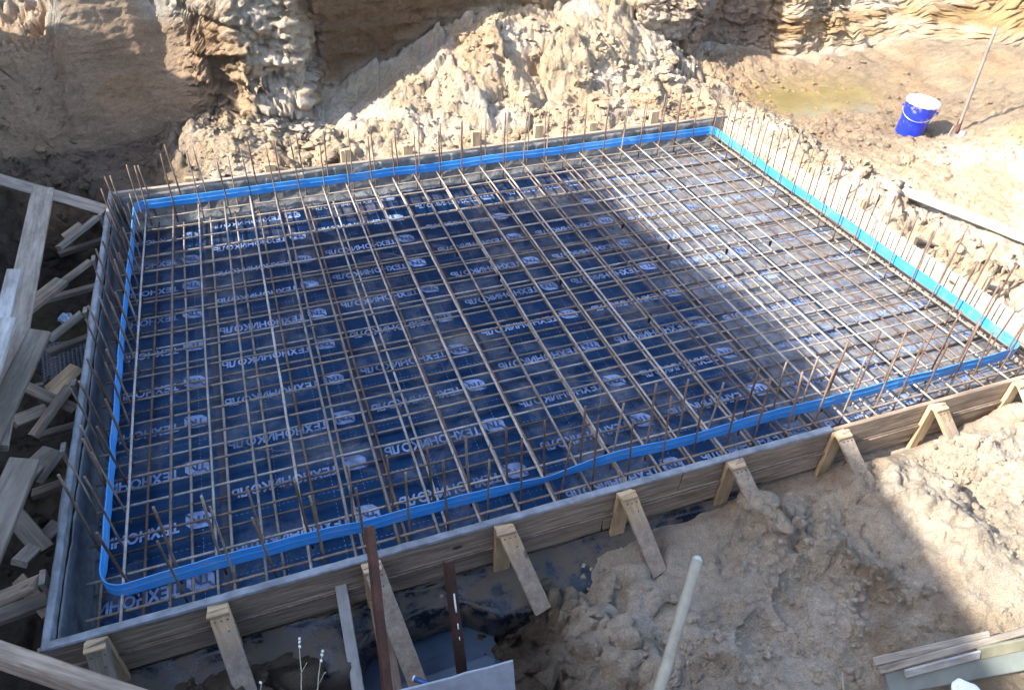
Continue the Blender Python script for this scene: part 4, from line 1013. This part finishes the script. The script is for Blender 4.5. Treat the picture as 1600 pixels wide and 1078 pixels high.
# small blue pipe end in the pit
o = empty('pipe_piece', U(655,1062,-.2), 'short blue pipe piece lying at the edge of the front pit water', 'pipe')
a = U(648,1060,-.16); b_ = U(672,1070,-.16)
link('pipe', cyl_mesh('pipe', (b_-a).length, .011, 14, 2), o, plain('blue_pipe', (.03, .10, .30), .3), frame(a, b_))
link('end_cap', cyl_mesh('end_cap', .012, .014, 14, 1), o, M_WHITEPL, frame(b_, b_+(b_-a)*.2)); link('end_cap', cyl_mesh('end_cap', .008, .0125, 14, 1), o, M_WHITEPL, frame(a, a-(b_-a)*.2))
# dry weeds
def weed(name, base, tip, heads, lb, seed, side=True):
    o = empty(name, base, lb, 'dry weed', 'dry weeds at the bottom of the picture')
    link('stem', cyl_mesh('stem', (tip-base).length, .0022, 5, 10, .002, seed, .0014), o, M_STEM, frame(base, tip))
    for k, t in enumerate(heads):
        p = base.lerp(tip, t); bm = bmesh.new(); bmesh.ops.create_icosphere(bm, subdivisions=2, radius=.0045)
        for v in bm.verts: v.co *= random.uniform(.75, 1.25); v.co.z *= 1.5
        link('seed_head', from_bm('seed_head', bm, True), o, plain('seed_head', (.68, .68, .60), .8), Matrix.Translation(p+Vector((random.uniform(-.003, .003), 0, 0))))
    if side:
        p = base.lerp(tip, .45); q = p+Vector((.03, .0, .06)); link('stem', cyl_mesh('stem', (q-p).length, .0014, 5, 4, .001, seed), o, M_STEM, frame(p, q))
weed('dry_weed', U(471,1100,.45), U(467,998,.60), (1.0, .95, .88), 'taller dry weed with white seed heads, left one at the bottom edge', 3)
weed('dry_weed', U(493,1110,.45), U(504,1017,.60), (1.0, .94, .84), 'shorter dry weed with a white seed head, between the tall weed and white stake', 5)
weed('dry_weed', U(406,1110,.45), U(408,1066,.55), (1.0,), 'lowest dry weed tip, just showing at the bottom edge', 6, False)
weed('dry_weed', U(1322,1100,.30), U(1316,1050,.36), (), 'bare dry straw standing in the sand at the lower right', 8, False)
# stacked boards lower right
o = empty('board_pile', U(1500,1020,.05), 'pile of grey weathered boards lying on the sand in the lower right corner', 'board pile')
plank('board', U(1365,1034,.05), U(1545,992,.05), .035, .014, M_GREYWOOD, o, up=(0, -.3, 1))
plank('board', U(1372,1048,.075), U(1700,958,.075), .028, .022, M_GREYWOOD, o, up=(0, -.5, 1))
plank('board', U(1415,1052,.085), U(1530,1022,.085), .034, .012, M_WHITEWOOD, o, up=(0, -.8, .6))
plank('board', U(1530,1020,.08), U(1700,985,.08), .05, .018, plain('mossy_board', (.20, .19, .13), .8, scale=12), o, up=(0, -.8, .6))
plank('board', U(1385,1068,.04), U(1700,1010,.04), .085, .02, plain('greenish_board', (.16, .18, .16), .7, scale=6), o, up=(0, -.5, 1))
# white crumb lower right
bm = bmesh.new(); bmesh.ops.create_icosphere(bm, subdivisions=4, radius=.055)
for v in bm.verts:
    k = 1+.3*float(fbm(np.array(v.co.x*30), np.array(v.co.y*30), v.co.z*30, 5, 3)); v.co *= k; v.co.z *= .5
tag(link('plaster_lump', from_bm('plaster_lump', bm, True), None, M_WHITEPL, Matrix.Translation(U(1512,1084,.12))), 'white plaster lump cut by the bottom edge at the lower right', 'plaster lump')
# crumpled wrapper in the left ditch
bm = bmesh.new(); bmesh.ops.create_icosphere(bm, subdivisions=3, radius=.05)
for v in bm.verts: v.co *= random.uniform(.6, 1.2); v.co.z *= .5
tag(link('plastic_wrapper', from_bm('plastic_wrapper', bm), None, plain('blue_white_plastic', (.30, .42, .62), .35, var=.8, scale=25), Matrix.Translation(U(102,497,-.22))), 'crumpled blue and white plastic wrapper in the left ditch', 'wrapper')

# ------------------------------------------------------------------ bucket
def lathe(name, prof, seg=48, close=True):
    V = []; Fq = []
    for (r, z) in prof:
        for k in range(seg): a = 6.283185*k/seg; V.append((r*math.cos(a), r*math.sin(a), z))
    for i in range(len(prof)-1):
        for k in range(seg): Fq.append((i*seg+k, i*seg+(k+1) % seg, (i+1)*seg+(k+1) % seg, (i+1)*seg+k))
    return mesh_np(name, V, Fq)
bz = ground_z(U(1420,210,.09).x, U(1420,210,.09).y)
bp = U(1419, 207, bz); bp.z -= .012
bk = empty('bucket', bp, 'blue metal bucket with a white lid standing by the muddy puddle', 'bucket')
BM = Matrix.Translation(bp) @ Matrix.Rotation(math.radians(6), 4, RZ*1.0) @ Matrix.Rotation(math.radians(2), 4, 'X')
R0 = .122; R1 = .146; HB = .335
prof = [(.001, .012), (R0-.006, .012), (R0, 0), (R0+.003, .004)]
for i in range(1, 21):
    t = i/20; r = R0+(R1-R0)*t
    if abs(t-.80) < .03: r += .005
    if abs(t-.90) < .03: r += .004
    prof.append((r, HB*t))
link('body', lathe('body', prof), bk, M_BUCKET, BM)
lid = link('lid', lathe('lid', [(R1+.003, HB-.028), (R1+.010, HB-.026), (R1+.011, HB-.004), (R1+.004, HB+.007), (R1-.004, HB+.008), (R1-.012, HB+.001), (R1-.05, HB+.001), (.001, HB+.003)]), bk, M_WHITEPL, BM)
lug = []
for k in range(16):
    a = 6.283*k/16; M = BM @ Matrix.Translation(((R1+.008)*math.cos(a), (R1+.008)*math.sin(a), HB-.024)) @ Matrix.Rotation(a, 4, 'Z')
    bm = bmesh.new(); bmesh.ops.create_cube(bm, size=1, matrix=Matrix.Diagonal((.004, 0.012, .012, 1)))
    bmesh.ops.bevel(bm, geom=bm.edges[:], offset=.002, segments=1, affect='EDGES')
    link('lid_tab', from_bm('lid_tab', bm), lid, M_WHITEPL, M)
# wire handle hanging on the camera side
side = (CAM-bp); th = math.atan2(side.y, side.x)
def tube(name, pts, r, seg=7):
    bm = bmesh.new(); rings = []
    for i, p in enumerate(pts):
        p = Vector(p); d = (Vector(pts[min(i+1, len(pts)-1)])-Vector(pts[max(i-1, 0)])).normalized()
        u = d.orthogonal().normalized() if i == 0 else (u-d*u.dot(d)).normalized(); w = d.cross(u)
        rings.append([bm.verts.new(p+u*r*math.cos(6.2832*k/seg)+w*r*math.sin(6.2832*k/seg)) for k in range(seg)])
    for a, b_ in zip(rings, rings[1:]):
        for k in range(seg): f = bm.faces.new((a[k], a[(k+1) % seg], b_[(k+1) % seg], b_[k])); f.smooth = True
    bm.faces.new(rings[0][::-1]); bm.faces.new(rings[-1]); bmesh.ops.recalc_face_normals(bm, faces=bm.faces)
    return from_bm(name, bm)
pts = []
for i in range(25):
    t = i/24; a = th+math.radians(-75+165*t); z = HB-.075-.085*math.sin(math.pi*min(1, t*1.05))**.8
    pts.append(((R1+.012)*math.cos(a), (R1+.012)*math.sin(a), z))
link('handle', tube('handle', pts, .0032), bk, M_WIREGREY, BM)
for e in (0, -1):
    bm = bmesh.new(); bmesh.ops.create_uvsphere(bm, u_segments=12, v_segments=6, radius=.016)
    link('handle_lug', from_bm('handle_lug', bm, True), bk, M_BUCKET, BM @ Matrix.Translation(pts[e]) @ Matrix.Diagonal((.6, .6, 1, 1)))

# ------------------------------------------------------------------ shovel standing in the sand
gz_ = ground_z(U(1490,212,.14).x, U(1490,212,.14).y)
s0 = U(1493, 210, gz_); 
# top of the shaft: slanting away to the right
s1 = s0+Vector((.50, .36, 1.0))
best = None
for L_ in np.arange(.6, 1.5, .01):
    for dx_ in np.arange(-.3, .9, .02):
        q = s0+Vector((dx_, .12, L_)); v = q-CAM; w = v.dot(RZ); e = (800+FPX*v.dot(RX)/w-1556)**2+(539+FPX*v.dot(RY)/w-46)**2
        if best is None or e < best[0]: best = (e, q)
s1 = best[1]
shv = empty('shovel', s0, 'shovel with a long grey shaft stuck in the sand right of the bucket', 'shovel')
link('shaft', cyl_mesh('shaft', (s1-s0).length, .018, 14, 12, .0015, 2, .015), shv, plain('grey_shaft', (.17, .14, .115), .7), frame(s0+Vector((0, 0, .02)), s1))
bm = bmesh.new()
for i_ in range(9):
    for j_ in range(9):
        u = i_/8; v = j_/8*2-1; w = .07*(1-.35*u**3)*(1 if u < .95 else .9)
        bm.verts.new((u*.27, v*w, .03*(v*v)-.01*u))
bm.verts.ensure_lookup_table()
for i_ in range(8):
    for j_ in range(8): a = i_*9+j_; f = bm.faces.new((bm.verts[a], bm.verts[a+9], bm.verts[a+10], bm.verts[a+1])); f.smooth = True
bo = link('blade', from_bm('blade', bm), shv, plain('worn_steel', (.30, .24, .20), .5, metal=.4), frame(s0+Vector((.015, 0, .06)), s0+Vector((-.11, -.05, -.14)), (-.3, -.8, .6)))
md = bo.modifiers.new('s', 'SOLIDIFY'); md.thickness = .004
link('socket', cyl_mesh('socket', .14, .024, 14, 3, 0, 1, .021), shv, M_RUST, frame(s0+Vector((0, 0, .01)), s0.lerp(s1, .13)))

# ------------------------------------------------------------------ house on the left, outside the picture, that shades the site
def house(x0, x1, y0, y1, zb, ze, ridge, lb):
    o = empty('house', ((x0+x1)/2, (y0+y1)/2, zb), lb, 'house')
    def bx(name, a, b_, mat, parent=o):
        bm = bmesh.new(); bmesh.ops.create_cube(bm, size=1, matrix=Matrix.Translation([(p+q)/2 for p, q in zip(a, b_)]) @ Matrix.Diagonal((*[abs(q-p) for p, q in zip(a, b_)], 1)))
        return link(name, from_bm(name, bm), parent, mat)
    wl_ = bx('wall', (x0+.01, y0+.01, zb-.6), (x1-.01, y1-.01, ze-1.98), M_PLASTER)
    bm = bmesh.new(); e = .0
    ym, zl = y1-2.3, ze-(y1-2.3-y0)*.15
    v = [bm.verts.new(p) for p in ((x0, y1, ze+.002), (x1, y1, ze+.002), (x0, ym, ridge), (x1, ym, ridge), (x0, y0, zl), (x1, y0, zl), (x0, y1, ze-2.), (x1, y1, ze-2.), (x0, y0, ze-2.), (x1, y0, ze-2.))]
    for q in ((0, 1, 3, 2), (2, 3, 5, 4), (1, 7, 9, 5, 3), (0, 2, 4, 8, 6), (0, 6, 7, 1), (4, 5, 9, 8), (6, 8, 9, 7)): bm.faces.new([v[k] for k in q])
    bmesh.ops.recalc_face_normals(bm, faces=bm.faces); link('roof', from_bm('roof', bm), o, M_ROOF)
    for yy in np.arange(y0+1.2, y1-1.5, 2.6):
        for zz in (zb+.9, zb+3.3):
            if zz+1.3 > ze-2.1: continue
            w = bx('window', (x1+.002, yy, zz), (x1+.05, yy+1.2, zz+1.2), M_WHITEPL); bx('pane', (x1+.052, yy+.08, zz+.08), (x1+.058, yy+1.12, zz+1.12), M_GLASS, w)
    return o
HX = -4.6
hz = (3.74-HX)*math.tan(EL)/math.cos(AZ)-.17
hy = 3.02-(4.0-HX)*math.tan(AZ)
house(HX-8, HX, hy-12, hy, 1.4, hz, hz+.36, 'plastered two storey house standing west of the excavation')
